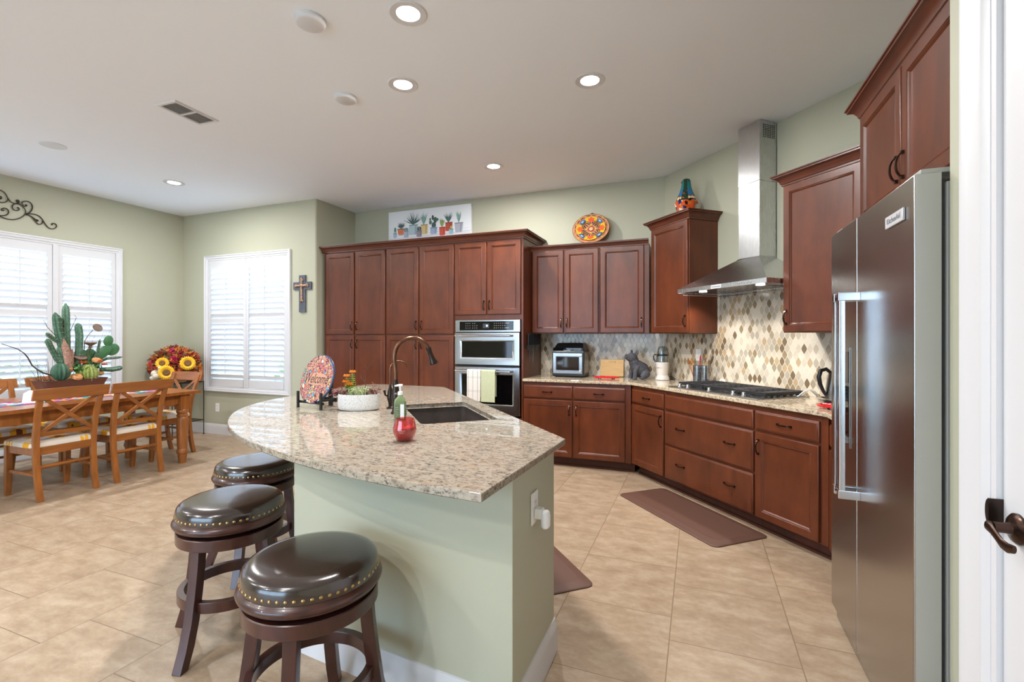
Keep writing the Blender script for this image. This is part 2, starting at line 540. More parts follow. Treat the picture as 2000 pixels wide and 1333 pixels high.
# rear wall with the big glass doors of the living room
wallbox('wall_rear', [(XL-.15, -5.3, YR-.15, YR, 0, CEIL), (-.9, .81, YR-.15, YR, 0, CEIL), (-5.3, -.9, YR-.15, YR, 2.55, CEIL)])
root = struct(bpy.data.objects.new('window_3', None)); COL.objects.link(root); root.location = (-5.3, YR, 0)
b = MB()
for k in range(5):
    x = k*4.4/4
    b.box(max(x-.04, 0), min(x+.04, 4.4), -.1, -.03, 0, 2.55)
b.box(0, 4.4, -.1, -.03, 0, .09); b.box(0, 4.4, -.1, -.03, 2.46, 2.55)
b.build('frame', 'white', root)
b = MB(); b.box(.03, 4.37, -.07, -.062, .05, 2.5); b.build('pane', 'pane', root)

# baseboards
BB = [(0, 0), (.016, 0), (.016, .085), (.012, .098), (.014, .108), (.008, .122), (.005, .138), (0, .14)]
def baseboard(name, path): struct(MB().sweep(path, BB).build(name, 'white'))
baseboard('baseboard_back', [(-4.54, YW), (XL, YW)])
baseboard('baseboard_left', [(XL, YW), (XL, YR)])

# shuttered windows ------------------------------------------------
def shutter_window(name, loc, rz, panels, post, mid, z0, z1, zs):
    root = struct(bpy.data.objects.new(name, None)); COL.objects.link(root)
    root.location = loc; root.rotation_euler = (0, 0, rz)
    fw = .07
    W = 2*fw+sum(panels)+post*(len(panels)-1)
    prof = [(.0, .004), (0, -.026), (.006, -.032), (.016, -.034), (.02, -.026), (.044, -.024), (.05, -.016), (.066, -.014), (.07, -.012), (.07, .11), (.04, .13)]
    rings = []
    for ins, y in prof:
        rings.append([(ins, y, z0+ins), (W-ins, y, z0+ins), (W-ins, y, z1-ins), (ins, y, z1-ins)])
    b = MB(); b.loft(rings, (False, False))
    x = fw
    for k, w in enumerate(panels[:-1]):
        x += w
        if post: b.box(x, x+post, -.022, .06, z0+fw, z1-fw); x += post
    b.build('frame', 'white', root)
    MB().box(.05, W-.05, .115, .12, z0+.05, z1-.05).build('pane', 'pane', root)
    za, zb, zc, zd = zs                 # lower louvres za..zb, upper zc..zd
    x = fw
    st = .049
    for w in panels:
        g = .002
        b = MB()
        y0, y1 = -.008, .022
        b.box(x+g, x+st, y0, y1, z0+fw+g, z1-fw-g); b.box(x+w-st, x+w-g, y0, y1, z0+fw+g, z1-fw-g)
        b.box(x+st, x+w-st, y0, y1, z0+fw+g, za); b.box(x+st, x+w-st, y0, y1, zb, zc); b.box(x+st, x+w-st, y0, y1, zd, z1-fw-g)
        p = b.build('shutter_panel', 'white', root, bevel=.002, seg=1)
        for lo, hi in ((za, zb), (zc, zd)):
            n = round((hi-lo)/.0712)
            pt = (hi-lo)/n
            b = MB()
            for q in range(n):
                zc_ = lo+pt*(q+.5)
                th = math.radians(49+random.uniform(-1, 1))
                c, s_ = math.cos(th), math.sin(th)
                ring = []
                for k in range(10):
                    t = 2*PI*k/10
                    a, e = .0415*math.cos(t), .0052*math.sin(t)
                    ring.append((a*c+e*s_, -a*s_+e*c))          # room edge up
                b.loft([[(xx, .007+yy, zc_+zz) for yy, zz in ring] for xx in (x+st+.001, x+w-st-.001)])
            b.build('louvers', 'louver', p)
            b = MB(); b.box(x+w/2-.005, x+w/2+.005, -.040, -.031, lo+.045, hi-.008)
            b.build('tilt_rod', 'white', p, bevel=.002, seg=1)
        x += w+post
    return root
shutter_window('window_1', (XL, W1A, 0), PI/2, [.597]*4, .048, 0, WZ0, WZ1, (.776, 1.60, 1.668, 2.333))
shutter_window('window_2', (W2A, YW, 0), 0, [.731, .731], 0, 0, WZ0, WZ1, (.776, 1.555, 1.62, 2.333))

# the doorway at the right edge --------------------------------------
b = MB()
cas = [(0, 0), (.0, .02), (.018, .022), (.03, .017), (.045, .017), (.075, .012), (.095, .014), (.104, .008), (.114, .004), (.114, 0)]
def casing_side(y_in, sgn):
    rings = []
    for z in (0, DZ+.0): rings.append([(.69-(.02-0)-.0 if False else .69-d, y_in+sgn*(.114-o), z) for o, d in cas])
    b.loft(rings)
casing_side(DB, 1); casing_side(DA, -1)
b.box(.67, .69, DA-.125, DB+.125, DZ, DZ+.114)
b.box(.688, .81, DB-.022, DB+.001, 0, DZ); b.box(.69, .81, DA, DA+.012, 0, DZ); b.box(.69, .81, DA, DB, DZ-.012, DZ)
struct(b.build('trim_1', 'white'))
root = struct(bpy.data.objects.new('door_1', None)); COL.objects.link(root); root.location = (.70, DB-.026, .008)
b = MB(); b.box(0, .038, -(DB-DA-.045), 0, 0, DZ-.022); b.build('door_slab', 'white', root, bevel=.002)
b = MB()
HM = T(0, -.062, .907)
b.lathe([(.0, 0), (.036, 0), (.036, -.006), (.030, -.012), (.022, -.014), (.015, -.017), (.0125, -.025), (.0125, -.048), (.0, -.05)], 28, M=HM @ RY(PI/2))
pts = [(-.052, -.058, .906), (-.058, -.066, .910), (-.060, -.085, .908), (-.060, -.105, .899), (-.060, -.125, .890), (-.059, -.145, .888), (-.057, -.165, .893)]
rings = []
for k, p in enumerate(pts):
    h = (.010, .013, .012, .0115, .0115, .0115, .009)[k]; d = (.008, .008, .006, .005, .005, .005, .004)[k]
    rings.append([(p[0]+d*math.cos(t), p[1], p[2]+h*math.sin(t)) for t in [2*PI*i/12 for i in range(12)]])
b.loft(rings)
b.build('lever_handle', 'bronze', root)
b = MB()
b.prism([(0.0, .0), (.012, .0), (.012, .001), (.0, .001)], 0, .001)
b = MB()
ring = [(.006*math.sin(t)*1.0, .030*math.cos(t)) for t in [PI*k/10 for k in range(11)]]
b.loft([[(xx, .002+2.2*o, .925+z) for o, z in ring] for xx in (-.029, -.026)])
b.box(-.029, 0.004, -.001, .003, .893, .957)
b.build('strike_plate', 'darkbronze', root)

# outdoors: pale gravel yard, a garden wall and shrubs seen through the louvres
b = MB(); b.box(-16, 4, -12, 16, -.25, -.15)
struct(b.build('ground', pm('gravel', S(205, 196, 182), .9, var=.2, vscale=30)))
b = MB(); b.box(-12.5, -12.3, -8, 11, -.2, 1.7); b.box(-12.5, 3, 10.6, 10.8, -.2, 1.7)
struct(b.build('wall_garden', pm('stucco', S(225, 215, 200), .9)))
leafm = pm('shrub_leaf', S(122, 160, 50), .5, var=.5, vscale=4)
def shrub(x, y, rx, ry, h, label, n=1500):
    t = thing('shrub', label, 'shrub', (x, y, -.16), 0, 'shrubs in the yard')
    b = MB()
    for k in range(n):
        th, u = random.uniform(0, 2*PI), random.uniform(-1, 1)
        rr = random.uniform(.75, 1)
        p = Vector((rx*rr*math.sqrt(1-u*u)*math.cos(th), ry*rr*math.sqrt(1-u*u)*math.sin(th), h/2+h/2*rr*u))
        if p.z < .02: continue
        a = Vector((random.gauss(0, 1), random.gauss(0, 1), random.gauss(0, 1))).normalized()*.05
        c = a.orthogonal().normalized()*.028
        b.flatpoly([p-a, p+c, p+a, p-c])
    b.build('foliage', leafm, t, merge=False)
    b = MB()
    for k in range(5): b.tube([(0, 0, 0), (random.uniform(-.3, .3)*rx, random.uniform(-.3, .3)*ry, h*.6)], [.02, .008], 6)
    b.build('stem', 'iron', t)
shrub(-6.7, 7.2, 1.1, .6, 1.5, 'green shrub outside the double shutters, left of the pair there')
shrub(-4.3, 7.6, 1.0, .6, 1.75, 'taller yellow-green shrub outside the right shutter panel')
shrub(-8.9, 3.6, .6, 1.5, 1.2, 'low green shrub outside the long dining room window')
# ------------------------------------------------------------------ cabinets
DOORP = [(0, 0), (0, .013), (.003, .018), (.007, .020), (.050, .020), (.053, .0165), (.057, .0185), (.060, .0165), (.066, .0105), (.068, .0105)]
DRAWP = [(0, 0), (0, .012), (.004, .0155), (.008, .016), (.013, .020)]
def panel_mesh(b, x0, x1, z0, z1, prof):
    b.loft([[(x0+i, -d, z0+i), (x1-i, -d, z0+i), (x1-i, -d, z1-i), (x0+i, -d, z1-i)] for i, d in prof])
def make_pull():
    b = MB(); n = 12; rings = []
    for k in range(n+1):
        t = -1+2*k/n
        z = .048*t
        y = -.008-.020*(1-t*t)**.7
        hw = .0075 if abs(t) > .92 else .0050
        th = .0032
        rings.append([(-hw, y-th, z), (hw, y-th, z), (hw, y+th, z), (-hw, y+th, z)])
    b.loft(rings)
    for s in (-1, 1): b.box(-.0075, .0075, -.012, 0, s*.048-.0065, s*.048+.0065)
    o = b.build('handle', 'bronze'); me = o.data
    bpy.data.objects.remove(o)
    return me
PULL = make_pull()
def door(cab, x0, x1, z0, z1, hx=None, hz=None, horiz=False, mat='cherry', name='door', prof=DOORP, pulls=None):
    b = MB(); panel_mesh(b, x0, x1, z0, z1, prof)
    d = b.build(name, mat, cab)
    ps = pulls if pulls is not None else ([(hx, hz)] if hx is not None else [])
    for px, pz in ps:
        link('handle', PULL, d, (px, -.0185, pz), (0, PI/2 if horiz else 0, 0))
    return d
def drawer(cab, x0, x1, z0, z1, pulls=None):
    pulls = [((x0+x1)/2, (z0+z1)/2)] if pulls is None else pulls
    return door(cab, x0, x1, z0, z1, None, None, True, name='drawer', prof=DRAWP, pulls=pulls)
def carcass(cab, x0, x1, y1, z0, z1, name='body'):
    b = MB(); b.box(x0, x1, 0, y1, z0, z1)
    return b.build(name, 'cherry', cab, bevel=.0015, seg=1)
def toe(cab, x0, x1, y1):
    b = MB(); b.box(x0, x1, .072, y1, 0, .099); b.box(x0, x1, .062, .072, 0, .018)
    return b.build('toe_kick', 'toe', cab)
CRN = [(0, 0), (.010, 0), (.010, .012), (.016, .016), (.020, .03), (.034, .05), (.052, .058), (.058, .060), (.058, .070), (.066, .072), (.066, .080), (0, .080)]
def crown(parent, path, z, name='crown_molding', sc_=1.0):
    return MB().sweep(path, [(o*sc_, zz*sc_+z) for o, zz in CRN]).build(name, 'crown', parent)

FA = 4.845                                    # cabinet fronts on the back wall
# pantry: two four-door units and the oven tower
def pantry(x0, ds, label):
    c = thing('pantry_cabinet', label, 'cabinet', (x0, FA, 0), 0, 'tall cabinets of the back wall')
    w = ds[-1]+.012
    carcass(c, .001, w-.001, YP-FA-.004, .10, 2.44); toe(c, .001, w-.001, .5)
    for k in (0, 1):
        a, e = ds[2*k], ds[2*k+1]
        hx = e-.028 if k == 0 else a+.028
        door(c, a, e, 1.396, 2.425, hx, 1.50); door(c, a, e, .115, 1.380, hx, 1.275)
    return c
pantry(-4.485, [.032, .476, .498, .943], 'leftmost tall four-door cherry pantry cabinet, beside the green wall corner')
pantry(-3.530, [.010, .458, .479, .928], 'tall four-door cherry pantry cabinet beside the wall oven')
c = thing('oven_cabinet', 'tall cherry cabinet housing the steel wall oven, two doors above it', 'cabinet', (-2.59, FA, 0), 0, 'tall cabinets of the back wall')
b = MB()
W_ = .83
b.box(.001, .022, 0, .62, .10, 2.44); b.box(W_-.022, W_, 0, .62, .10, 2.44); b.box(.022, W_-.022, 0, .62, 1.555, 2.44)
b.box(.022, W_-.022, 0, .62, .10, .48); b.box(.022, W_-.022, .6, .62, .48, 1.555)
b.build('body', 'cherry', c); toe(c, .001, W_, .5)
door(c, .004, .397, 1.612, 2.425, .397-.026, 1.715); door(c, .411, .806, 1.612, 2.425, .411+.026, 1.715)
drawer(c, .004, .806, .115, .455)
m = crown(None, [(-1.76, YP-.01), (-1.76, FA-.003), (-4.50, FA-.003)], 2.438)
# travel so that 'left' faces the room
bpy.data.objects.remove(m)
def crown_run(pts, z): return [(x, y) for x, y in pts]
m = MB().sweep([(-4.515, FA-.003), (-1.757, FA-.003), (-1.757, YP-.004)], [(-o, zz+2.438) for o, zz in CRN]).build('crown_molding', 'crown')
tag(m, 'cherry crown moulding along the top of the tall pantry and oven cabinets', 'molding')

# wall oven ---------------------------------------------------------
o = thing('double_oven', 'stainless steel double wall oven with microwave on top in the tall cabinet', 'oven', (-2.575, FA, 0))
OW = .786
b = MB(); b.box(.02, OW-.02, .002, .55, .50, 1.54); b.build('oven_body', 'blackmatte', o)
b = MB(); b.box(0, OW, -.022, .001, 1.418, 1.552)
p = b.build('control_panel', 'steel', o, bevel=.003)
b = MB(); b.box(.055, .71, -.0245, -.021, 1.437, 1.536); b.mi = 1
for gx, nx in ((.13, 3), (.215, 3), (.48, 6)):
    for iy in range(3):
        for ix in range(nx):
            if gx == .215 and iy == 2 and ix == 2: continue
            x = gx+ix*.025; z = 1.460+iy*.026
            b.box(x, x+.010, -.0252, -.0246, z, z+.0045)
for iy in (0, 2):
    b.box(.62, .66, -.0252, -.0246, 1.460+iy*.026, 1.466+iy*.026)
b.build('display_glass', ['blackglass', flat(170, 172, 175)], p)
b = MB(); b.box(.345, .42, -.0252, -.0246, 1.46, 1.512); b.build('clock_screen', flat(60, 62, 66, .2), p)
b = MB(); b.box(.386, .392, -.0258, -.0251, 1.476, 1.498); b.box(.398, .404, -.0258, -.0251, 1.476, 1.498); b.box(.380, .410, -.0258, -.0251, 1.486, 1.489); b.build('clock_readout', 'display', p)
def oven_door(z0, z1, wz0, wz1, hz, name):
    b = MB()
    b.loft([[(i, -d, z0+i), (OW-i, -d, z0+i), (OW-i, -d, z1-i), (i, -d, z1-i)] for i, d in ((0, 0), (0, .034), (.004, .038))], (True, False))
    # face with the window recess
    fr = [[(i0, -d, a), (OW-i1, -d, a), (OW-i1, -d, e), (i0, -d, e)] for i0, i1, d, a, e in
          ((.004, .004, .038, z0+.004, z1-.004), (.06, .06, .038, wz0-.022, wz1+.012), (.085, .085, .028, wz0, wz1), (.088, .088, .026, wz0+.001, wz1-.001))]
    b.loft(fr, (False, False))
    d_ = b.build(name, 'steel', o)
    b = MB(); b.box(.086, OW-.086, -.0285, -.02, wz0, wz1); b.build('door_glass', 'blackglass', d_)
    b = MB(); b.tube([(.03, -.085, hz), (OW-.09, -.085, hz)], .0125, 16)
    for hx in (.05, OW-.11): b.tube([(hx, -.085, hz), (hx, -.036, hz)], [.009, .011], 12)
    b.build('handle_bar', 'chrome', d_)
    return d_
oven_door(1.052, 1.410, 1.135, 1.313, 1.376, 'microwave_door')
oven_door(.505, 1.028, .62, .945, .985, 'oven_door')
b = MB(); b.box(.01, OW-.01, -.006, .002, 1.026, 1.054); b.box(.01, OW-.01, -.006, .002, 1.408, 1.42); b.build('vent_gap', 'blackmatte', o)

# towels over the oven handle
def towel(x0, x1, zb, mat, label, zb2):
    y = FA-.085; z = .985
    n = 9; r = .0155
    prof = [(r+.004, zb2)]+[(r+.001, .80)]+[(r*math.cos(t), z+r*math.sin(t)) for t in [PI*k/n for k in range(n+1)]]+[(-r-.001, .80), (-r-.003, zb)]
    b = MB(); nx = 12; rings = []
    for dy, zz in prof:
        rings.append([(x0+(x1-x0)*k/nx, y+dy+.0025*math.sin(k*1.9)*(1 if zz < .95 else .2), zz) for k in range(nx+1)])
    b.loft(rings, (False, False), closed=False)
    ob = b.build('dish_towel', mat)
    md = ob.modifiers.new('t', 'SOLIDIFY'); md.thickness = .004; md.offset = 1
    return tag(ob, label, 'towel')
def stripe_towel():
    q = N('striped_linen')
    tc = q.add('ShaderNodeTexCoord'); sx = q.add('ShaderNodeSeparateXYZ'); q.lk(tc.outputs['Object'], sx.inputs[0])
    f = q.math('FRACT', q.math('DIVIDE', q.math('ADD', sx.outputs['X'], 10.0), .058))
    st = q.math('LESS_THAN', q.math('ABSOLUTE', q.math('SUBTRACT', f, .5)), .035)
    zf = q.math('FRACT', q.math('DIVIDE', sx.outputs['Z'], .15))
    zb = q.math('LESS_THAN', zf, .17)
    dash = q.math('LESS_THAN', q.math('FRACT', q.math('DIVIDE', q.math('ADD', sx.outputs['X'], 10.0), .0075)), .5)
    d2 = q.math('GREATER_THAN', q.math('FRACT', q.math('DIVIDE', sx.outputs['Z'], .0125)), .6)
    k = q.math('MAXIMUM', q.math('MULTIPLY', st, .8), q.math('MULTIPLY', q.math('MULTIPLY', zb, dash), q.math('MULTIPLY', d2, .55)))
    q.set(col=q.mix(k, S(236, 230, 224), S(74, 70, 72)), rough=.9)
    return q.m
towel(-2.388, -2.222, .655, stripe_towel(), 'white dish towel with dark stripes hanging on the oven handle', .70)
towel(-2.216, -2.048, .652, 'greentowel', 'pale green dish towel hanging on the oven handle', .71)

# wall cabinets left of the corner ------------------------------------
FU = 5.12
def upper(name, label, x0, w, doors, y0=FU, z0=1.402, z1=2.335, loc=None, rz=0, dep=None, top=2.322):
    c = thing(name, label, 'cabinet', loc or (x0, y0, 0), rz, 'wall cabinets')
    carcass(c, .001, w-.001, dep if dep else YP-y0-.003, z0, z1)
    for a, e, h in doors:
        door(c, a, e, z0+.006, top, (e-.026 if h > 0 else a+.026), z0+.115)
    return c
upper('upper_cabinet', 'two-door cherry wall cabinet above the black air fryer', -1.755, .770, [(.012, .371, 1), (.386, .758, -1)])
upper('upper_cabinet', 'single-door cherry wall cabinet above the cutting board, next to the corner', -.983, .513, [(.008, .462, 1)])
m = MB().sweep([(-1.754, FU-.002), (-.475, FU-.002)], [(-o*.72, zz*.72+2.325) for o, zz in CRN]).build('crown_molding', 'crown')
tag(m, 'low cherry crown moulding on the wall cabinets beneath the painted plate', 'molding')

# cabinet left of the hood, on the diagonal
w0, w1 = .240, .790
UW = .335
def hcab(name, label, s0, w, **k): return thing(name, label, 'cabinet', (*hp(s0, k.get('w', UW)), 0), HROT, 'wall cabinets')
c = hcab('upper_cabinet', 'taller cherry wall cabinet left of the range hood, topped by the painted ceramic figure', .232, .56)
carcass(c, 0, .556, UW-.003, 1.398, 2.465)
door(c, .012, .548, 1.404, 2.452, .548-.026, 1.512)
MB().sweep([(-.0, UW-.01), (-.0, -.002), (.556, -.002), (.556, UW-.004)], [(-o*.95, zz+2.455) for o, zz in CRN]).build('crown_molding', 'crown', c)
c = hcab('upper_cabinet', 'large single-door cherry wall cabinet right of the range hood', 1.770, .58)
carcass(c, 0, .575, UW-.003, 1.395, 2.465)
door(c, .010, .565, 1.401, 2.452, .010+.026, 1.505)
MB().sweep([(0, UW-.01), (0, -.002), (.6, -.002)], [(-o*.95, zz+2.455) for o, zz in CRN]).build('crown_molding', 'crown', c)

# over the fridge (faces -x)
c = thing('fridge_cabinet', 'two-door cherry cabinet above the refrigerator', 'cabinet', (.765, 2.835, 0), -PI/2, 'wall cabinets')
carcass(c, 0, 1.035, XR-.768, 1.905, 2.450)
door(c, .018, .522, 1.915, 2.438, .522-.026, 2.035); door(c, .534, 1.025, 1.915, 2.438, .534+.026, 2.035)
MB().sweep([(-.001, .5), (-.001, -.002), (1.04, -.002)], [(-o*.95, zz+2.440) for o, zz in CRN]).build('crown_molding', 'crown', c)
b = MB(); b.box(-.02, 0, .0, XR-.77, .0, 1.905); b.build('side_panel', 'cherry', c)

# base cabinets -------------------------------------------------------
ZB = .884
c = thing('base_cabinet', 'cherry base cabinet with two drawers and two doors beneath the air fryer', 'cabinet', (-1.756, FA, 0), 0, 'base cabinets')
W_ = 1.136
carcass(c, .0, W_-.06, YP-FA-.004, .10, ZB); toe(c, 0, 1.165, .45)
b = MB(); b.box(W_-.06, W_, .0, .03, .10, ZB); b.build('filler_strip', 'cherry', c)
for a, e, hx in ((.006, .540, .540-.03), (.555, 1.080, .555+.03)):
    drawer(c, a, e, .715, .848); door(c, a, e, .108, .699, hx, .600)
HB = .615
def hbase(label, s0): return thing('base_cabinet', label, 'cabinet', (*hp(s0, HB), 0), HROT, 'base cabinets')
c = hbase('narrow cherry base cabinet with one drawer over one door, left of the cooktop', .262)
carcass(c, .03, .540, HB-.2, .10, ZB); toe(c, .055, .540, .4)
drawer(c, .046, .533, .715, .848); door(c, .046, .533, .108, .699, .533-.03, .600)
c = hbase('wide cherry drawer cabinet with three drawers beneath the cooktop', .804)
carcass(c, 0, .976, HB-.01, .10, ZB); toe(c, 0, .976, .5)
drawer(c, .010, .968, .718, .848, []); drawer(c, .010, .968, .412, .700, [(.22, .572), (.76, .572)]); drawer(c, .010, .968, .108, .396, [(.22, .262), (.76, .262)])
c = hbase('cherry base cabinet with one drawer over one door, right of the cooktop', 1.782)
carcass(c, 0, .486, HB-.01, .10, ZB); toe(c, 0, .53, .4)
drawer(c, .010, .478, .718, .848); door(c, .010, .478, .108, .700, .010+.03, .600)
b = MB(); b.box(.486, .528, .0, .03, .10, ZB); b.build('filler_strip', 'cherry', c)
xe, ye = hp(2.315, HB)
c = thing('base_cabinet', 'sliver of cherry base cabinet between the diagonal run and the refrigerator', 'cabinet', (xe+.006, ye-.02, 0), -PI/2, 'base cabinets')
carcass(c, 0, .465, .55, .10, ZB); toe(c, .0, .465, .4)
drawer(c, .03, .455, .718, .848); door(c, .03, .455, .108, .700, .425, .6)

# worktop of the kitchen run ---------------------------------------------
def slab(name, outer, z0, z1, mat, hole=None, r=.004):
    def off(P, d):
        n = len(P); out = []
        for i in range(n):
            a, p, q = Vector(P[i-1]), Vector(P[i]), Vector(P[(i+1) % n])
            n1 = (p-a).normalized(); n2 = (q-p).normalized()
            n1 = Vector((-n1.y, n1.x)); n2 = Vector((-n2.y, n2.x))
            m_ = (n1+n2).normalized(); m_ = m_/max(m_.dot(n1), .35)
            out.append((p.x+m_.x*d, p.y+m_.y*d))
        return out
    b = MB()
    bm = b.bm
    prof = [(r, z0), (0, z0+r), (0, z1-r), (r*.35, z1-r*.3), (r, z1)]
    def walls(P, sgn):
        R = [[bm.verts.new((x, y, z)) for x, y in off(P, sgn*d)] for d, z in prof]
        n = len(P)
        for A, B in zip(R, R[1:]):
            for i in range(n): b.F([A[i], A[(i+1) % n], B[(i+1) % n], B[i]])
        return R[0], R[-1]
    lo, hi = walls(outer, 1)
    loops = [(lo, hi)]
    if hole: loops.append(walls(hole, -1))
    for side in (0, 1):
        es = []
        for lp in loops:
            vs = lp[side]
            for i in range(len(vs)):
                e = bm.edges.get((vs[i], vs[(i+1) % len(vs)])) or bm.edges.new((vs[i], vs[(i+1) % len(vs)]))
                es.append(e)
        bmesh.ops.triangle_fill(bm, use_beauty=True, use_dissolve=False, edges=es)
    return b.build(name, mat, sharp=25)
FC = FA-.030
hc0 = HB+.030
# front corner where the two front lines meet
def meet():
    # y = FC ; hp(s, hc0).y = FC
    s = (OY-DX*hc0-FC)/(-DY)
    return hp(s, hc0)
q1 = meet()
q2 = hp(2.315, hc0)
P = [(-1.758, FC), q1, q2, (q2[0]+.005, 2.86), (XR-.004, 2.86), hp(2.57-.01, .004), hp(.006, .004), (-1.758, YP-.004)]
ct = slab('countertop', P, ZB+.001, .914, 'granite')
tag(ct, 'cream granite worktop running under the wall cabinets and around the corner', 'countertop')
# backsplash panels
def splash(name, x0, x1, z0, z1, loc, rz):
    b = MB(); b.box(x0, x1, 0, .008, z0, z1)
    ob = b.build(name, 'splash', None, loc=loc, rot=(0, 0, rz)); return struct(ob)
splash('trim_2', 0, 1.43, .915, 1.40, (-1.757, YP-.009, 0), 0)
p_ = hp(0, .009)
b = MB(); b.box(.008, 2.55, 0, .008, .915, 1.392); b.box(.79, 1.768, 0, .008, 1.392, 1.86)
struct(b.build('trim_3', 'splash', None, loc=(p_[0], p_[1], 0), rot=(0, 0, HROT)))
# range hood ------------------------------------------------------------
hd = thing('range_hood', 'stainless steel chimney range hood above the cooktop', 'range hood', (*hp(0, 0), 0), HROT)
s0, s1, dp = .826, 1.770, .50
y = lambda w: -w
b = MB()
def rect(sa, sb, wf, wb, z): return [(sa, -wf, z), (sb, -wf, z), (sb, -wb, z), (sa, -wb, z)]
b.loft([rect(s0, s1, dp, .01, 1.755), rect(s0, s1, dp, .01, 1.790), rect(1.205, 1.437, .20, .01, 2.01), rect(1.210, 1.432, .195, .01, 2.018)], (False, True))
can_ = b.build('canopy', 'steelhood', hd)
b = MB(); b.box(s0+.012, s1-.012, -dp+.012, -.02, 1.762, 1.768); b.build('filter', 'steel', can_)
b = MB(); b.box(1.216, 1.428, -.189, -.01, 2.019, 2.63); b.box(1.213, 1.431, -.192, -.01, 2.63, CEIL-.004)
ch = b.build('chimney', 'steelhood', hd, bevel=.002, seg=1)
b = MB()
for i_ in range(7):
    for j_ in range(8):
        b.box(1.4312, 1.4318, -.155+i_*.019, -.155+i_*.019+.011, 2.98+j_*.014, 2.988+j_*.014)
b.build('vent_holes', 'blackmatte', ch)
b = MB(); b.box(1.235, 1.345, -dp-.004, -dp, 1.757, 1.787)
pl = b.build('name_plate', flat(215, 216, 220, .25), can_, bevel=.001, seg=1)
text_mesh('plate_lettering', 'KitchenAid', .021, flat(60, 62, 66), pl, T(1.29, -dp-.0045, 1.772) @ FRONT, .0004)
b = MB()
for k in range(5):
    b.lathe([(0, 0), (.0065, 0), (.0065, .005), (.004, .007), (0, .007)], 14, M=T(1.515+k*.028, -dp, 1.775) @ RX(PI/2))
b.build('control_buttons', 'chrome', can_)
for sx_ in (1.00, 1.60):
    b = MB(); b.lathe([(0, 1.760), (.030, 1.760), (.032, 1.757), (.0, 1.757)], 24, c=(sx_, -.37, 0)); b.build('hood_lens', 'lamp', can_)
    ld = bpy.data.lights.new('hood_lamp', 'AREA'); ld.shape = 'DISK'; ld.size = .05; ld.energy = 2.6; ld.color = (1, .94, .86); ld.spread = math.radians(130)
    lo = bpy.data.objects.new('hood_lamp', ld); COL.objects.link(lo); lo.parent = hd; lo.location = (sx_, -.37, 1.75)
b = MB(); b.tube([(s0+.03, -dp+.02, 1.757), (s0+.03, -dp+.04, 1.738), (s0+.05, -.03, 1.738), (s1-.05, -.03, 1.738), (s1-.03, -dp+.04, 1.738), (s1-.03, -dp+.02, 1.757)], .003, 8)
b.build('splash_rail', 'steel', hd)

# cooktop -----------------------------------------------------------------
ck = thing('gas_cooktop', 'stainless gas cooktop with black cast iron grates set in the worktop', 'cooktop', (*hp(0, 0), .9145), HROT)
b = MB(); b.box(.815, 1.775, -.595, -.075, 0, .010); b.build('cooktop_tray', 'steel', ck, bevel=.004)
for gx0, gx1 in ((.835, 1.135), (1.140, 1.450), (1.455, 1.757)):
    b = MB()
    ya, yb, zt = -.495, -.100, .046
    b.box(gx0, gx1, ya, ya+.016, .024, zt); b.box(gx0, gx1, yb-.016, yb, .024, zt)
    b.box(gx0, gx0+.014, ya, yb, .024, zt); b.box(gx1-.014, gx1, ya, yb, .024, zt)
    for k in range(1, 7):
        yy = ya+(yb-ya)*k/7
        b.box(gx0+.01, gx0+.115, yy-.006, yy+.006, .030, zt); b.box(gx1-.115, gx1-.01, yy-.006, yy+.006, .030, zt)
    b.box((gx0+gx1)/2-.006, (gx0+gx1)/2+.006, ya, yb, .030, zt)
    for fx in (gx0+.003, gx1-.017):
        for k in range(7):
            yy = ya+(yb-ya-.02)*k/6
            b.loft([[(fx, yy, .012), (fx+.014, yy, .012), (fx+.014, yy+.016, .012), (fx, yy+.016, .012)], [(fx, yy, .026), (fx+.014, yy, .026), (fx+.014, yy+.034, .026), (fx, yy+.034, .026)]])
    b.build('grate', 'castiron', ck, bevel=.0015, seg=1)
for bx, by, br_ in ((.985, -.19, .036), (.985, -.40, .045), (1.295, -.295, .06), (1.606, -.19, .036), (1.606, -.40, .045)):
    b = MB(); b.lathe([(br_*1.25, .010), (br_*1.2, .018), (br_, .020), (br_, .027), (br_*.9, .030), (0, .030)], 26, c=(bx, by, 0)); b.build('burner', 'blackmatte', ck)
for kx in (.905, 1.005, 1.255, 1.505, 1.605):
    b = MB(); b.lathe([(0, .010), (.021, .010), (.019, .016), (.0155, .018), (.0145, .036), (.012, .039), (0, .039)], 22, c=(kx, -.540, 0)); b.build('knob', 'chrome', ck)

# refrigerator ------------------------------------------------------------
fr = thing('refrigerator', 'dark stainless side by side refrigerator with tall twin handles', 'refrigerator', (.61, 2.745, 0), -PI/2)
FWD = .958
b = MB(); b.box(.004, FWD-.002, .079, XR-.65, .02, 1.83); b.build('body', 'fridgeside', fr, bevel=.004)
b = MB(); b.box(.015, FWD-.012, .066, .080, .08, 1.84); b.build('gasket', flat(58, 54, 52), fr)
def fdoor(x0, x1, nm):
    b = MB()
    n = 8; rings = []
    prof = [(.0, .066), (.0, .006), (.002, .0015), (.006, .0)]
    b.loft([[(x0+i, d, .062+i), (x1-i, d, .062+i), (x1-i, d, 1.858-i), (x0+i, d, 1.858-i)] for i, d in prof])
    return b.build(nm, ['steelv'], fr)
d1 = fdoor(0, .395, 'freezer_door'); d2 = fdoor(.401, FWD, 'fridge_door')
b = MB(); b.box(FWD-.0002, FWD+.0015, .004, .066, .065, 1.856); b.build('door_edge', 'fridgeside', d2)
b = MB(); b.box(.01, FWD-.01, .02, .09, .0, .056); b.build('grille', 'steel', fr, bevel=.004)
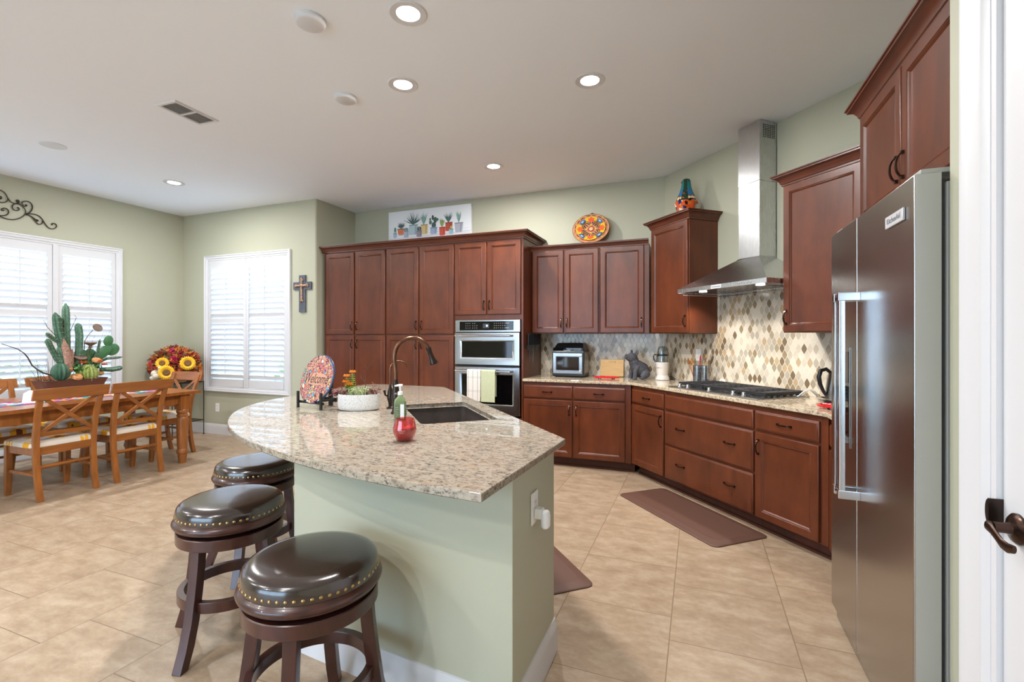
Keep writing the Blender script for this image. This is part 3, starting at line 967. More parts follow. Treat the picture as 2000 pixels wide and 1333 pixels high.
b = MB(); b.box(FWD-.10, FWD-.01, .02, .12, 1.859, 1.875); b.build('hinge_cover', 'fridgeside', fr, bevel=.004)
b = MB(); b.box(.01, .1, .02, .12, 1.859, 1.875); b.build('hinge_cover', 'fridgeside', fr, bevel=.004)
for hx, d_ in ((.365, d1), (.432, d2)):
    b = MB()
    b.box(hx-.012, hx+.012, -.072, -.050, .735, 1.525)
    for hz_ in (.72, 1.53):
        b.box(hx-.014, hx+.014, -.075, .001, hz_-.018, hz_+.018)
    b.build('handle', 'chrome', d_, bevel=.004)
b = MB(); b.box(.745, .895, -.008, .0, 1.735, 1.775)
pl = b.build('name_plate', flat(200, 200, 204, .3), d2, bevel=.0015, seg=1)
text_mesh('plate_lettering', 'KitchenAid', .026, flat(110, 110, 114), pl, T(.82, -.0084, 1.755) @ FRONT, .0004)
# ice and water dispenser
b = MB()
x0, x1, z0, z1 = .09, .315, .885, 1.32
b.loft([[(x0, -.001, z0), (x1, -.001, z0), (x1, -.001, z1), (x0, -.001, z1)], [(x0, -.004, z0), (x1, -.004, z0), (x1, -.004, z1), (x0, -.004, z1)],
        [(x0+.012, -.004, z0+.012), (x1-.012, -.004, z0+.012), (x1-.012, -.004, z1-.012), (x0+.012, -.004, z1-.012)]])
dsp = b.build('dispenser', 'steelv', d1)
b = MB(); b.box(x0+.014, x1-.014, -.0055, -.0035, .93, 1.15); b.build('dispenser_recess', 'blackglass', dsp)
b = MB(); b.box(x0+.014, x1-.014, -.0055, -.0035, 1.165, 1.30); b.build('dispenser_panel', flat(80, 72, 68, .2), dsp)
b = MB()
for k in range(9): b.box(x0+.02+k*.022, x0+.032+k*.022, -.012, -.0035, .905, .928)
b.build('drip_tray', 'hinge', dsp)
# ------------------------------------------------------------------ island
CT = .914
outer = [(-.580, 1.243), (-.548, 2.054), (-2.122, 3.767), (-2.86, 3.767), (-2.935, 3.69), (-2.945, 3.40), (-2.93, 3.1), (-2.905, 2.80), (-2.86, 2.56), (-2.79, 2.36), (-2.70, 2.195),
         (-2.59, 2.050), (-2.46, 1.918), (-2.31, 1.790), (-2.15, 1.680), (-1.97, 1.580), (-1.77, 1.492), (-1.56, 1.420), (-1.35, 1.358), (-1.14, 1.310), (-.95, 1.280), (-.78, 1.259)]
# finer curve
def chaikin(P, i0, i1):
    out = P[:i0+1]
    for i in range(i0, i1):
        a, c = Vector(P[i]), Vector(P[i+1])
        out += [tuple(a*.75+c*.25), tuple(a*.25+c*.75)]
    return out+P[i1:]
outer = chaikin(outer, 4, 21)
sc0 = Vector((-1.417, 2.533)); sd = Vector((-.665, .747)); sn = Vector((.747, .665))
def sinkp(a, b_): v = sc0+sd*a+sn*b_; return (v.x, v.y)
def rrect(hx, hy, r, n=5):
    out = []
    for cx_, cy_, t0 in ((hx-r, hy-r, 0), (-hx+r, hy-r, PI/2), (-hx+r, -hy+r, PI), (hx-r, -hy+r, 3*PI/2)):
        for k in range(n+1):
            t = t0+PI/2*k/n
            out.append((cx_+r*math.cos(t), cy_+r*math.sin(t)))
    return out
hole = [sinkp(a, b_) for a, b_ in rrect(.375, .215, .03)]
isl = slab('island_countertop', outer, .885, CT, 'granite_i', hole[::-1] if False else hole)
tag(isl, 'curved beige granite island worktop with a sink cut into it', 'countertop')
# painted knee wall
b = MB()
pk = [(-.585, 1.505), (-.585, 2.005), (-.69, 2.03), (-.69, 1.63), (-1.60, 1.72), (-1.85, 2.10), (-2.28, 3.06), (-2.40, 3.02), (-1.97, 2.05), (-1.68, 1.628), (-1.655, 1.605)]
b.prism(pk, 0, .884)
struct(b.build('wall_island', 'wall', bevel=.006, seg=2))
# baseboard: 'left' of travel is outside
bb = MB().sweep([(-.585, 2.005), (-.585, 1.505), (-1.655, 1.605), (-1.68, 1.628), (-1.97, 2.05), (-2.40, 3.02)], BB).build('baseboard_island', 'white'); struct(bb)
# cherry cabinets on the sink side of the island
c = thing('sink_cabinet', 'cherry sink base cabinet on the far side of the island', 'cabinet', (-.70, 2.145, 0), math.atan2(3.665-2.145, -2.085+.70), 'base cabinets')
Ls = math.hypot(2.085-.70, 3.665-2.145)
b = MB()
b.box(0, Ls, 0, .019, .10, .884); b.box(0, Ls-.35, .40, .419, .10, .62); b.box(0, .019, .019, .40, .10, .884); b.box(0, Ls-.3, .019, .40, .10, .119)
b.build('body', 'cherry', c); toe(c, 0, Ls-.02, .2)
n = 5; wd_ = (Ls-.02)/n
for k in range(n):
    a = .01+wd_*k
    door(c, a+.006, a+wd_-.006, .108, .699, (a+wd_-.036) if k % 2 == 0 else a+.036, .6); drawer(c, a+.006, a+wd_-.006, .715, .848, None if k not in (2, 3) else [])
c = thing('island_cabinet', 'cherry cabinet closing the far end of the island', 'cabinet', (-2.19, 3.70, 0), PI, 'base cabinets')
carcass(c, 0, .60, .22, .10, .884); toe(c, 0, .60, .2)
door(c, .01, .295, .108, .845, .265, .6); door(c, .305, .59, .108, .845, .335, .6)
# sink
sk = thing('kitchen_sink', 'dark composite undermount sink in the island worktop', 'sink', (sc0.x, sc0.y, .884), math.atan2(sd.y, sd.x))
b = MB()
def rr(hx, hy, r, z): return [(x, y, z) for x, y in rrect(hx, hy, r, 6)]
b.loft([rr(.40, .24, .05, -.002), rr(.40, .24, .05, -.010), rr(.390, .23, .05, -.215), rr(.34, .19, .04, -.225)], (False, True))
b.loft([rr(.40, .24, .05, -.002), rr(.380, .220, .035, -.002), rr(.372, .212, .04, -.19), rr(.34, .18, .05, -.207), rr(.06, .05, .04, -.212)], (False, True))
b.build('basin', 'composite', sk)
b = MB(); b.lathe([(0, -.2115), (.042, -.2115), (.045, -.209), (.038, -.2085), (.034, -.2105), (0, -.2105)], 24); b.build('drain', 'chrome', sk)

# gooseneck faucet
fa = thing('faucet', 'tall bronze gooseneck pull-down faucet beside the island sink', 'faucet', (-1.655, 2.360, CT), math.atan2(sn.y, sn.x))
b = MB(); b.lathe([(0, 0), (.030, 0), (.030, .006), (.024, .012), (.019, .03), (.022, .07), (.025, .10), (.022, .13), (.016, .155), (.019, .165), (.019, .178), (.0135, .185), (.0135, .20)], 26)
b.build('faucet_body', 'darkbronze', fa)
pts = [(0, 0, .20), (0, 0, .24), (-.004, 0, .28), (-.008, 0, .315)]
for k in range(15):
    t = PI-(PI*.86)*k/14
    pts.append((.097+.104*math.cos(t), 0, .340+.104*math.sin(t)))
b = MB(); b.tube(pts, .0125, 16); b.build('spout', 'faucet', fa)
e0 = Vector(pts[-1]); dr = (Vector(pts[-1])-Vector(pts[-3])).normalized()
dr = Vector((.34, 0, -.94)).normalized()
Mh = T(*e0) @ dr.to_track_quat('Z', 'Y').to_matrix().to_4x4()
b = MB(); b.lathe([(.0, -.004), (.016, -.004), (.018, .004), (.016, .012), (.0145, .02), (.0145, .05), (.019, .078), (.025, .092), (.026, .100), (.023, .104), (0, .104)], 24, M=Mh); b.build('spray_head', 'darkbronze', fa)
b = MB(); b.tube([(0, -.018, .085), (0, -.045, .088), (-.006, -.075, .10), (-.012, -.098, .128)], [.010, .008, .006, .008], 10); b.build('lever', 'darkbronze', fa)
# filtered water tap
wt = thing('filter_tap', 'slim bronze filtered-water tap left of the tall gooseneck faucet', 'faucet', (-1.805, 2.515, CT), math.atan2(sn.y, sn.x))
b = MB(); b.lathe([(0, 0), (.024, 0), (.024, .005), (.012, .012), (.011, .03), (.018, .055), (.020, .075), (.015, .11), (.009, .135), (.007, .15)], 22); b.build('tap_body', 'darkbronze', wt)
pts = [(0, 0, .15), (0, 0, .225)]
for k in range(11):
    t = PI-PI*.93*k/10
    pts.append((.052+.052*math.cos(t), 0, .245+.052*math.sin(t)))
b = MB(); b.tube(pts, [.0062]*(len(pts)-2)+[.005, .004], 12); b.build('spout', 'faucet', wt)
b = MB(); b.tube([(-.01, 0, .075), (-.03, 0, .085), (-.036, 0, .115)], [.006, .006, .008], 8); b.build('lever', 'darkbronze', wt)

# soap bottle
sb = thing('soap_bottle', 'green soap bottle with a white pump beside the faucet', 'soap dispenser', (-1.505, 2.188, CT), math.radians(25))
b = MB()
def sq(hx, hy, r, z): return [(x, y, z) for x, y in rrect(hx, hy, r, 3)]
b.loft([sq(.029, .022, .008, 0), sq(.031, .024, .009, .003), sq(.031, .024, .009, .098), sq(.027, .022, .011, .112), sq(.015, .015, .012, .126), sq(.0135, .0135, .012, .136)])
b.build('bottle', 'greenglass', sb)
b = MB(); b.box(-.026, .026, -.0248, -.0242, .012, .088); lb = b.build('label_panel', flat(96, 110, 80), sb)
b = MB(); b.box(.004, .024, -.0258, -.0249, .012, .088); b.build('white_panel', 'paper', sb)
b = MB()
for k in range(6): b.box(-.022, -.022+.020*(.5+.5*((k*37) % 10)/10), -.0253, -.0248, .020+k*.010, .022+k*.010)
b.build('printed_lines', flat(170, 180, 150), lb)
b = MB(); b.lathe([(0, .136), (.0145, .136), (.0145, .150), (.012, .154), (.005, .156), (.005, .182), (.008, .184), (.008, .190), (0, .191)], 18); b.tube([(.012, 0, .187), (-.006, 0, .188), (-.030, 0, .184)], [.007, .0065, .004], 10)
b.build('pump', 'outlet', sb)

# candle
cn = thing('candle', 'red candle in a tinted red glass tumbler on the island', 'candle', (-1.185, 1.755, CT), math.radians(20))
b = MB()
b.lathe([(0, 0), (.030, 0), (.034, .003), (.0475, .034), (.0505, .046), (.0495, .058), (.041, .094), (.0395, .0975), (.0375, .0975), (.039, .093), (.0468, .058), (.0478, .046), (.045, .035), (.031, .009), (0, .008)], 40)
b.build('glass_tumbler', 'redglass', cn)
b = MB(); b.lathe([(0, .0085), (.0305, .0095), (.0445, .036), (.0472, .046), (.0462, .057), (.0455, .060), (0, .060)], 36); b.build('wax', flat(176, 40, 58, .4), cn)
b = MB(); b.tube([(0, 0, .06), (.001, 0, .070)], .0012, 6); b.build('wick', 'blackmatte', cn)
b = MB()
for w_, z_, h_ in ((.030, .051, .0022), (.027, .0465, .0010), (.018, .0415, .0018)):
    n_ = int(w_/.0022)
    for k in range(n_):
        if k % 5 == 4: continue
        x = -w_/2+k*.0022; yy = -math.sqrt(.0512**2-x*x)
        b.box(x, x+.0014, yy-.0006, yy, z_, z_+h_)
b.build('printed_lines', flat(225, 160, 165), cn, merge=False)

# oval planter with succulents
pc = (-1.955, 2.402)
ph = thing('succulent_planter', 'oval white textured planter of orange and burgundy succulents on the island', 'planter', (*pc, CT), math.radians(21))
q = N('white_ceramic')
v = q.coord('Object'); vo = q.add('ShaderNodeTexVoronoi', feature='DISTANCE_TO_EDGE'); vo.inputs['Scale'].default_value = 120; q.lk(v, vo.inputs['Vector'])
e_ = q.ramp(vo.outputs[0], [(0, (0, 0, 0)), (.16, (1, 1, 1))])
q.set(col=q.mix(e_, S(190, 186, 182), S(232, 231, 230)), rough=.4); q.bump(e_, .5, .002); MAT['ceramic'] = q.m
b = MB(); b.lathe([(0, 0), (.110, 0), (.122, .006), (.128, .02), (.130, .055), (.128, .092), (.1265, .098), (.120, .098), (.119, .08), (0, .078)], 48, sy=.60); b.build('pot', 'ceramic', ph)
b = MB(); b.lathe([(0, .081), (.118, .080)], 32, sy=.58); b.ball((0, 0, .068), (.09, .05, .024)); b.build('soil', flat(96, 76, 62, .9), ph)
def leafblob(b, c, n, r, size, flatn=.5):
    for k in range(n):
        p = Vector(c)+Vector((random.gauss(0, r[0]), random.gauss(0, r[1]), random.gauss(0, r[2])))
        a = Vector((random.gauss(0, 1), random.gauss(0, 1), random.gauss(.3, .6))).normalized()
        M = a.to_track_quat('Z', 'Y').to_matrix().to_4x4()
        s_ = size*random.uniform(.7, 1.2)
        b.ball(p, (s_*.42, s_*.25, s_), 6, 4, M)
random.seed(11)
b = MB(); leafblob(b, (-.125, 0, .108), 44, (.026, .016, .010), .011); leafblob(b, (-.075, -.012, .112), 46, (.022, .02, .012), .011)
leafblob(b, (-.138, -.012, .098), 26, (.014, .010, .008), .010)
sed = pm('sedum', S(122, 62, 66), .5, var=.35, vscale=60)
b.build('burgundy_sedum', sed, ph)
b = MB(); leafblob(b, (.092, 0, .120), 64, (.022, .022, .014), .011); leafblob(b, (.062, .02, .108), 30, (.02, .02, .008), .010)
b.build('burgundy_sedum', sed, ph)
b = MB()
for k in range(110):
    t = random.uniform(0, 2*PI); L_ = random.uniform(.05, .105)
    o_ = Vector((random.gauss(-.008, .028), random.gauss(-.005, .015), .085))
    d_ = Vector((math.cos(t), math.sin(t)*.75, 0))
    b.tube([o_, o_+d_*L_*.4+Vector((0, 0, L_*.55)), o_+d_*L_*.85+Vector((0, 0, L_*.45)), o_+d_*L_*1.05+Vector((0, 0, L_*.05-random.uniform(0, .03)))], [.0016, .0015, .001, .0004], 4)
b.build('trailing_grass', pm('tillandsia', S(168, 178, 130), .6, var=.25, vscale=50), ph)
def spike(p0, p1, n, mt='sedum_green', fl=True):
    b = MB(); b.tube([p0, p1], [.004, .003], 6)
    p0, p1 = Vector(p0), Vector(p1)
    for k in range(n):
        t = k/n
        p = p0.lerp(p1, .12+.88*t)
        for q_ in range(5):
            a_ = q_*2*PI/5+k*1.1
            d_ = Vector((math.cos(a_), math.sin(a_), .55)).normalized()
            b.ball(p+d_*.010, (.0035, .0025, .0085), 6, 4, d_.to_track_quat('Z', 'Y').to_matrix().to_4x4())
    return b
grn = pm('succulent_green', S(132, 152, 62), .5, var=.3, vscale=40)
org = pm('orange_petals', S(236, 140, 36), .5, var=.2, vscale=40)
def flower(b, c, r, n=8):
    for k in range(n*2):
        a_ = k*2*PI/n; up = .25 if k < n else .8
        d_ = Vector((math.cos(a_+.3*(k >= n)), math.sin(a_+.3*(k >= n)), up)).normalized()
        b.ball(Vector(c)+d_*r*.55, (r*.16, r*.10, r*.55), 6, 4, d_.to_track_quat('Z', 'Y').to_matrix().to_4x4())
st_ = MB(); fl_ = MB()
for p0, p1, n_ in (((-.03, 0, .08), (-.040, .0, .225), 10), ((-.04, .01, .08), (-.075, .0, .20), 8), ((-.045, -.01, .08), (-.078, -.01, .165), 6), ((-.03, -.015, .08), (-.052, -.015, .15), 6), ((-.06, 0, .08), (-.07, .01, .14), 5)):
    s_ = spike(p0, p1, n_); tmp = bpy.data.meshes.new('x'); s_.bm.to_mesh(tmp); s_.bm.free(); st_.bm.from_mesh(tmp); bpy.data.meshes.remove(tmp)
    flower(fl_, Vector(p1)+Vector((0, 0, .004)), .022)
st_.build('flower_stems', grn, ph); fl_.build('orange_flowers', org, ph)
b = MB()
def twig(p, d, L_, r, dep):
    e_ = p+d*L_
    m_ = p+d*L_*.5+Vector((random.gauss(0, 1), random.gauss(0, 1), random.gauss(0, .3)))*L_*.07
    b.tube([p, m_, e_], [r, r*.85, r*.65], 5)
    if dep:
        for s_ in (-1, 1):
            dd = (d+Vector((s_*random.uniform(.3, .7), random.uniform(-.4, .4), random.uniform(-.1, .2)))).normalized()
            twig(e_ if s_ > 0 else m_, dd, L_*random.uniform(.45, .7), r*.62, dep-1)
twig(Vector((.028, 0, .08)), Vector((.08, 0, 1)).normalized(), .13, .0028, 3)
b.build('bare_twig', pm('twig_bark', S(88, 64, 58), .8), ph)

# welcome plaque on an easel
pq = thing('plate_easel', 'small black wooden easel holding the round welcome plaque', 'easel', (-2.265, 2.34, CT), math.radians(-11))
b = MB()
for s_ in (-1, 1): b.box(s_*.116-.007, s_*.116+.007, -.028, -.016, 0, .105)
b.build('front_post', 'blackmatte', pq)
b = MB(); b.box(-.123, .123, -.014, -.004, .030, .044); b.build('ledge_bar', 'blackmatte', pq)
b = MB(); b.box(-.01, .012, .125, .145, 0, .17); b.build('rear_post', 'blackmatte', pq)
b = MB(); b.box(.045, .060, -.02, .14, .040, .052); b.box(-.06, -.045, -.02, .14, .040, .052); b.box(-.07, .07, .122, .134, .03, .055); b.build('side_rail', 'blackmatte', pq)
LEAN = math.radians(-17)
pd = thing('welcome_plaque', 'round colourful ceramic plaque reading Welcome, standing on the easel', 'plaque', (-2.265, 2.34, CT+.012), math.radians(-11))
R_ = .160
Mp = T(0, -.012, .016) @ RX(LEAN) @ T(0, 0, R_) @ RX(PI/2)
b = MB(); b.lathe([(0, -.008), (R_*.96, -.008), (R_, -.004), (R_, .004), (R_-.004, .007), (0, .007)], 64, M=Mp); b.build('disc', flat(40, 62, 96, .3), pd)
q = N('plaque_paint')
tc = q.add('ShaderNodeTexCoord')
vv = q.coord('Object', (1, 1, 1))
nz = q.add('ShaderNodeTexNoise'); nz.inputs['Scale'].default_value = 14; q.lk(vv, nz.inputs['Vector'])
mixv = q.add('ShaderNodeVectorMath', operation='MULTIPLY_ADD'); q.lk(nz.outputs['Color'], mixv.inputs[0]); mixv.inputs[1].default_value = (.06, .06, .06); q.lk(vv, mixv.inputs[2])
vo = q.add('ShaderNodeTexVoronoi', feature='F1'); vo.inputs['Scale'].default_value = 52; q.lk(mixv.outputs[0], vo.inputs['Vector'])
ve = q.add('ShaderNodeTexVoronoi', feature='DISTANCE_TO_EDGE'); ve.inputs['Scale'].default_value = 52; q.lk(mixv.outputs[0], ve.inputs['Vector'])
sp = q.add('ShaderNodeSeparateColor'); q.lk(vo.outputs['Color'], sp.inputs[0])
cc = q.ramp(sp.outputs[0], [(0, S(206, 152, 128)), (.42, S(196, 118, 124)), (.58, S(206, 140, 116)), (.68, S(96, 160, 190)), (.75, S(214, 204, 190)), (.83, S(206, 112, 86)), (.89, S(120, 160, 140)), (.95, S(214, 186, 120))], 'CONSTANT')
q.set(col=q.mix(q.ramp(ve.outputs[0], [(0, (1, 1, 1)), (.055, (1, 1, 1)), (.075, (0, 0, 0))]), cc, S(84, 56, 72)), rough=.22)
MAT['plaque'] = q.m
b = MB(); b.lathe([(0, .0072), (R_-.006, .0072), (R_-.006, .0078), (0, .0078)], 64, M=Mp); fc = b.build('painted_face', 'plaque', pd)
b = MB(); b.lathe([(0, .0079), (.112, .0079), (.112, .0083), (0, .0083)], 40, M=Mp, sy=.36); b.build('name_band', flat(204, 150, 122, .3), pd)
text_mesh('lettering', 'Welcome', .072, flat(58, 38, 58, .3), pd, Mp @ T(0, .0, .0084) @ Matrix.Diagonal((.82, 1.25, 1, 1)), .0006, shear=.25)

# ------------------------------------------------------------------ bar stools
def make_stool():
    t = thing('bar_stool', 'x', 'stool', (0, 0, 0), 0, 'round leather bar stools')
    b = MB()
    b.lathe([(.0, .563), (.214, .563), (.217, .568), (.2175, .585), (.2155, .600), (.212, .611), (.204, .620), (.190, .627), (.166, .631), (.10, .633), (0, .6335)], 64)
    b.build('seat_cushion', 'leather', t)
    b = MB()
    for k in range(55):
        a_ = 2*PI*k/55
        M = RZ(a_) @ T(.2165, 0, .581) @ RY(PI/2)
        b.lathe([(.0058, -.001), (.0054, .0018), (.0032, .0036), (0, .0040)], 10, M=M)
    b.build('nailhead_trim', 'brass', t, merge=False)
    b = MB(); b.lathe([(0, .522), (.205, .522), (.216, .527), (.222, .532), (.222, .536), (.228, .541), (.230, .548), (.227, .556), (.219, .562), (.215, .566), (0, .566)], 64); b.build('seat_ring', 'stoolwood', t)
    b = MB(); b.lathe([(0, .508), (.150, .508), (.150, .524), (0, .524)], 40); b.build('swivel_plate', 'blackmatte', t)
    b = MB(); b.lathe([(.165, .462), (.212, .462), (.215, .465), (.215, .507), (.212, .510), (0, .510), (0, .475), (.165, .475)], 64); b.build('base_ring', 'stoolwood', t)
    for k in range(4):
        a_ = PI/2*k
        pr_ = [(.181, .470), (.186, .40), (.198, .30), (.216, .18), (.242, .08), (.272, 0)]
        M = RZ(a_); hw = .021
        rings = []
        for j, (r_, z) in enumerate(pr_):
            d_ = .021 if j < 5 else .020
            rings.append([M @ Vector(p) for p in ((r_-d_, -hw, z), (r_+d_, -hw, z), (r_+d_, hw, z), (r_-d_, hw, z))])
        b = MB(); b.loft(rings); b.build('leg', 'stoolwood', t, bevel=.003)
    b = MB(); b.lathe([(.182, .205), (.207, .205), (.209, .208), (.209, .247), (.207, .250), (.182, .250), (.180, .247), (.180, .208), (.182, .205)], 64); b.build('foot_ring', 'stoolwood', t)
    return t
s1_ = make_stool()
s1_['label'] = 'dark leather bar stool nearest the camera, in front of the island knee wall'
s1_.location = (-1.222, 1.262, 0); s1_.rotation_euler = (0, 0, math.radians(26))
dup(s1_, (-2.005, 1.577, 0), math.radians(10), 'bar stool with a blue sheen on its seat, second from the camera')
dup(s1_, (-2.47, 2.105, 0), math.radians(28), 'bar stool farthest from the camera, tucked under the island curve')

# ------------------------------------------------------------------ anti-fatigue mats
def floor_mat_obj(label, loc, rz, L_, Wd):
    b = MB()
    b.loft([[(x, y, z) for x, y in rrect(L_/2-i_, Wd/2-i_, .045, 6)] for i_, z in ((0, .001), (0, .006), (.006, .010), (.055, .0185), (.058, .019))], (True, True))
    o_ = b.build('floor_mat', 'mat', None, loc=loc, rot=(0, 0, rz), sharp=14)
    return tag(o_, label, 'mat')
floor_mat_obj('brown anti-fatigue mat lying below the drawers and cooktop', (-.093, 3.907, 0), HROT, 1.115, .475)
cx_, cy_ = -.525-.665*.55-.747*.17, 2.593+.747*.55-.665*.17
floor_mat_obj('brown anti-fatigue mat peeking out behind the island end', (cx_, cy_, 0), HROT, 1.11, .34)
# ------------------------------------------------------------------ dining table and chairs
TZ = .775
tb = thing('dining_table', 'honey pine dining table with turned legs by the shuttered windows', 'table', (-5.645, 2.52, 0))
hx, hy = .525, 1.14
b = MB(); b.box(-hx, hx, -hy+.11, hy-.11, TZ-.032, TZ); b.build('tabletop', 'pine', tb, bevel=.004)
for s_ in (-1, 1):
    b = MB(); b.box(-hx, hx, s_*(hy-.055)-.054, s_*(hy-.055)+.054, TZ-.032, TZ); b.build('breadboard_end', 'pineh', tb, bevel=.004)
b = MB()
for s_ in (-1, 1):
    b.box(s_*.442-.012, s_*.442+.012, -hy+.15, hy-.15, .64, TZ-.033); b.box(-.43, .43, s_*.975-.012, s_*.975+.012, .64, TZ-.033)
b.build('apron', 'pine', tb)
LP = [(0, 0), (.034, 0), (.036, .02), (.044, .075), (.044, .095), (.052, .105), (.056, .125), (.052, .145), (.046, .155), (.048, .17), (.056, .40), (.058, .47), (.052, .49), (.048, .50), (.054, .51), (.054, .525), (.046, .535), (.056, .55), (.058, .565), (.052, .58), (.046, .59), (0, .59)]
for sx_ in (-1, 1):
    for sy_ in (-1, 1):
        b = MB(); b.lathe(LP, 28, c=(sx_*.445, sy_*.985, 0)); b.box(sx_*.445-.050, sx_*.445+.050, sy_*.985-.050, sy_*.985+.050, .585, TZ-.033)
        b.build('leg', 'pine', tb)
# woven runner
q = N('serape_weave')
tc = q.add('ShaderNodeTexCoord'); sx = q.add('ShaderNodeSeparateXYZ'); q.lk(tc.outputs['Object'], sx.inputs[0])
zig = q.math('PINGPONG', sx.outputs['X'], .05)
vv = q.math('ADD', sx.outputs['Y'], q.math('MULTIPLY', zig, .8))
fx = q.math('FLOOR', q.math('DIVIDE', vv, .035)); fy = q.math('FLOOR', q.math('DIVIDE', sx.outputs['X'], .10))
cb = q.add('ShaderNodeCombineXYZ'); q.lk(fx, cb.inputs[0]); q.lk(fy, cb.inputs[1])
wn_ = q.add('ShaderNodeTexWhiteNoise', noise_dimensions='2D'); q.lk(cb.outputs[0], wn_.inputs['Vector'])
q.set(col=q.ramp(wn_.outputs['Value'], [(0, S(220, 60, 120)), (.18, S(40, 150, 160)), (.34, S(236, 226, 210)), (.46, S(240, 150, 50)), (.58, S(70, 90, 170)), (.7, S(230, 90, 70)), (.82, S(120, 70, 140)), (.92, S(236, 200, 80))], 'CONSTANT'), rough=.9)
b = MB(); b.box(-.18, .18, -1.0, .98, 0, .003)
rn = b.build('table_runner', q.m, None, loc=(-5.60, 2.52, TZ+.0005)); tag(rn, 'multicoloured woven runner lying along the dining table', 'table runner')

# sunflower print seat fabric
q = N('sunflower_fabric')
v = q.coord('Object', (1, 1, 1), (.13, .21, 0))
vo = q.add('ShaderNodeTexVoronoi', voronoi_dimensions='2D'); vo.inputs['Scale'].default_value = 5.2; vo.inputs['Randomness'].default_value = .7; q.lk(v, vo.inputs['Vector'])
dv = q.add('ShaderNodeVectorMath', operation='SUBTRACT'); vs = q.add('ShaderNodeVectorMath', operation='SCALE'); vs.inputs['Scale'].default_value = 5.2
q.lk(v, vs.inputs[0]); vp = q.add('ShaderNodeVectorMath', operation='SCALE'); q.lk(vo.outputs['Position'], vp.inputs[0]); vp.inputs['Scale'].default_value = 1.0
q.lk(v, dv.inputs[0]); q.lk(vp.outputs[0], dv.inputs[1])
sx = q.add('ShaderNodeSeparateXYZ'); q.lk(dv.outputs[0], sx.inputs[0])
an = q.math('ARCTAN2', sx.outputs['Y'], sx.outputs['X'])
pet = q.math('ADD', .30, q.math('MULTIPLY', q.math('COSINE', q.math('MULTIPLY', an, 9.0)), .07))
ispet = q.math('LESS_THAN', vo.outputs['Distance'], pet)
isc = q.math('LESS_THAN', vo.outputs['Distance'], .12)
c = q.mix(ispet, S(222, 212, 198), S(234, 172, 46))
c = q.mix(isc, c, S(120, 66, 30))
q.set(col=c, rough=.85); MAT['seatfab'] = q.m

def make_chair():
    t = thing('dining_chair', 'x', 'chair', (0, 0, 0), 0, 'pine cross-back dining chairs')
    def post(s_):
        pr_ = [(.196, -.262, 0), (.197, -.232, .14), (.199, -.212, .30), (.201, -.205, .43), (.203, -.215, .56), (.208, -.250, .72), (.214, -.300, .86), (.216, -.322, .92)]
        rings = []
        for x, y, z in pr_:
            hw = .021; hd_ = .026 if z < .6 else .020
            rings.append([(s_*x-hw, y-hd_*.7, z), (s_*x+hw, y-hd_*.7, z), (s_*x+hw, y+hd_*.7, z), (s_*x-hw, y+hd_*.7, z)])
        b = MB(); b.loft(rings); b.build('rear_leg', 'pine', t, bevel=.004)
    post(-1); post(1)
    def fleg(s_):
        rings = []
        for x, y, z in ((.205, .212, 0), (.205, .205, .1), (.205, .200, .25), (.205, .200, .44)):
            h_ = .017 if z == 0 else .021
            rings.append([(s_*x-h_, y-h_, z), (s_*x+h_, y-h_, z), (s_*x+h_, y+h_, z), (s_*x-h_, y+h_, z)])
        b = MB(); b.loft(rings); b.build('front_leg', 'pine', t, bevel=.004)
    fleg(-1); fleg(1)
    # bowed top rail
    b = MB(); rings = []
    for k in range(13):
        u = -1+2*k/12; x = .268*u
        yb = -.305-.022*(1-u*u)
        rings.append([(x, yb-.035, .935+.006*(1-u*u)), (x, yb-.013, .935+.006*(1-u*u)), (x, yb+.018, .842), (x, yb-.004, .842)])
    b.loft(rings); b.build('top_rail', 'pineh', t, bevel=.004)
    b = MB(); b.box(-.185, .185, -.222, -.200, .530, .568); b.build('lower_rail', 'pineh', t, bevel=.003)
    for s_ in (-1, 1):
        a_, e_ = Vector((-s_*.178, -.216+(.004*s_), .560)), Vector((s_*.180, -.298+(.004*s_), .848))
        b = MB(); d_ = (e_-a_); up = Vector((0, -.27, -.96)).cross(d_.normalized())
        n_ = d_.normalized().cross(Vector((0, 1, .27)).normalized()).normalized()
        th = Vector((0, 1, .27)).normalized()*.008; wv = n_*.016
        b.loft([[p-wv-th, p+wv-th, p+wv+th, p-wv+th] for p in (a_, e_)]); b.build('cross_brace', 'pineh', t, bevel=.002, seg=1)
    b = MB()
    b.box(-.19, .19, -.215, -.193, .375, .440); b.box(-.19, .19, .188, .212, .375, .440)
    for s_ in (-1, 1): b.box(s_*.203-.011, s_*.203+.011, -.20, .20, .375, .440)
    b.build('seat_frame', 'pineh', t)
    b = MB()
    for s_ in (-1, 1): b.box(s_*.203-.009, s_*.203+.009, -.205, .20, .205, .228)
    b.box(-.20, .20, .02, .038, .206, .227); b.box(-.198, .198, -.222, -.204, .27, .29)
    b.build('stretcher', 'pineh', t)
    b = MB(); rings = []
    for i_, z in ((.004, .441), (0, .452), (.004, .476), (.03, .492), (.10, .500)):
        rings.append([(x, y, z) for x, y in rrect(.236-i_, .226-i_, .05, 5)])
    b.loft(rings); b.build('seat_cushion', 'seatfab', t, loc=(0, .012, 0))
    return t
ch_ = make_chair()
ch_['label'] = 'left of two pine chairs on the near side of the dining table'
ch_.location = (-5.315, 2.44, 0); ch_.rotation_euler = (0, 0, PI/2)
dup(ch_, (-5.315, 3.0, 0), PI/2, 'right of two near pine chairs, beside the turned table leg')
dup(ch_, (-6.20, 2.44, 0), -PI/2, 'cross-back pine chair across the dining table at the left edge of the picture')
dup(ch_, (-6.20, 3.04, 0), -PI/2, 'cross-back pine chair across the dining table behind the cactus planter')
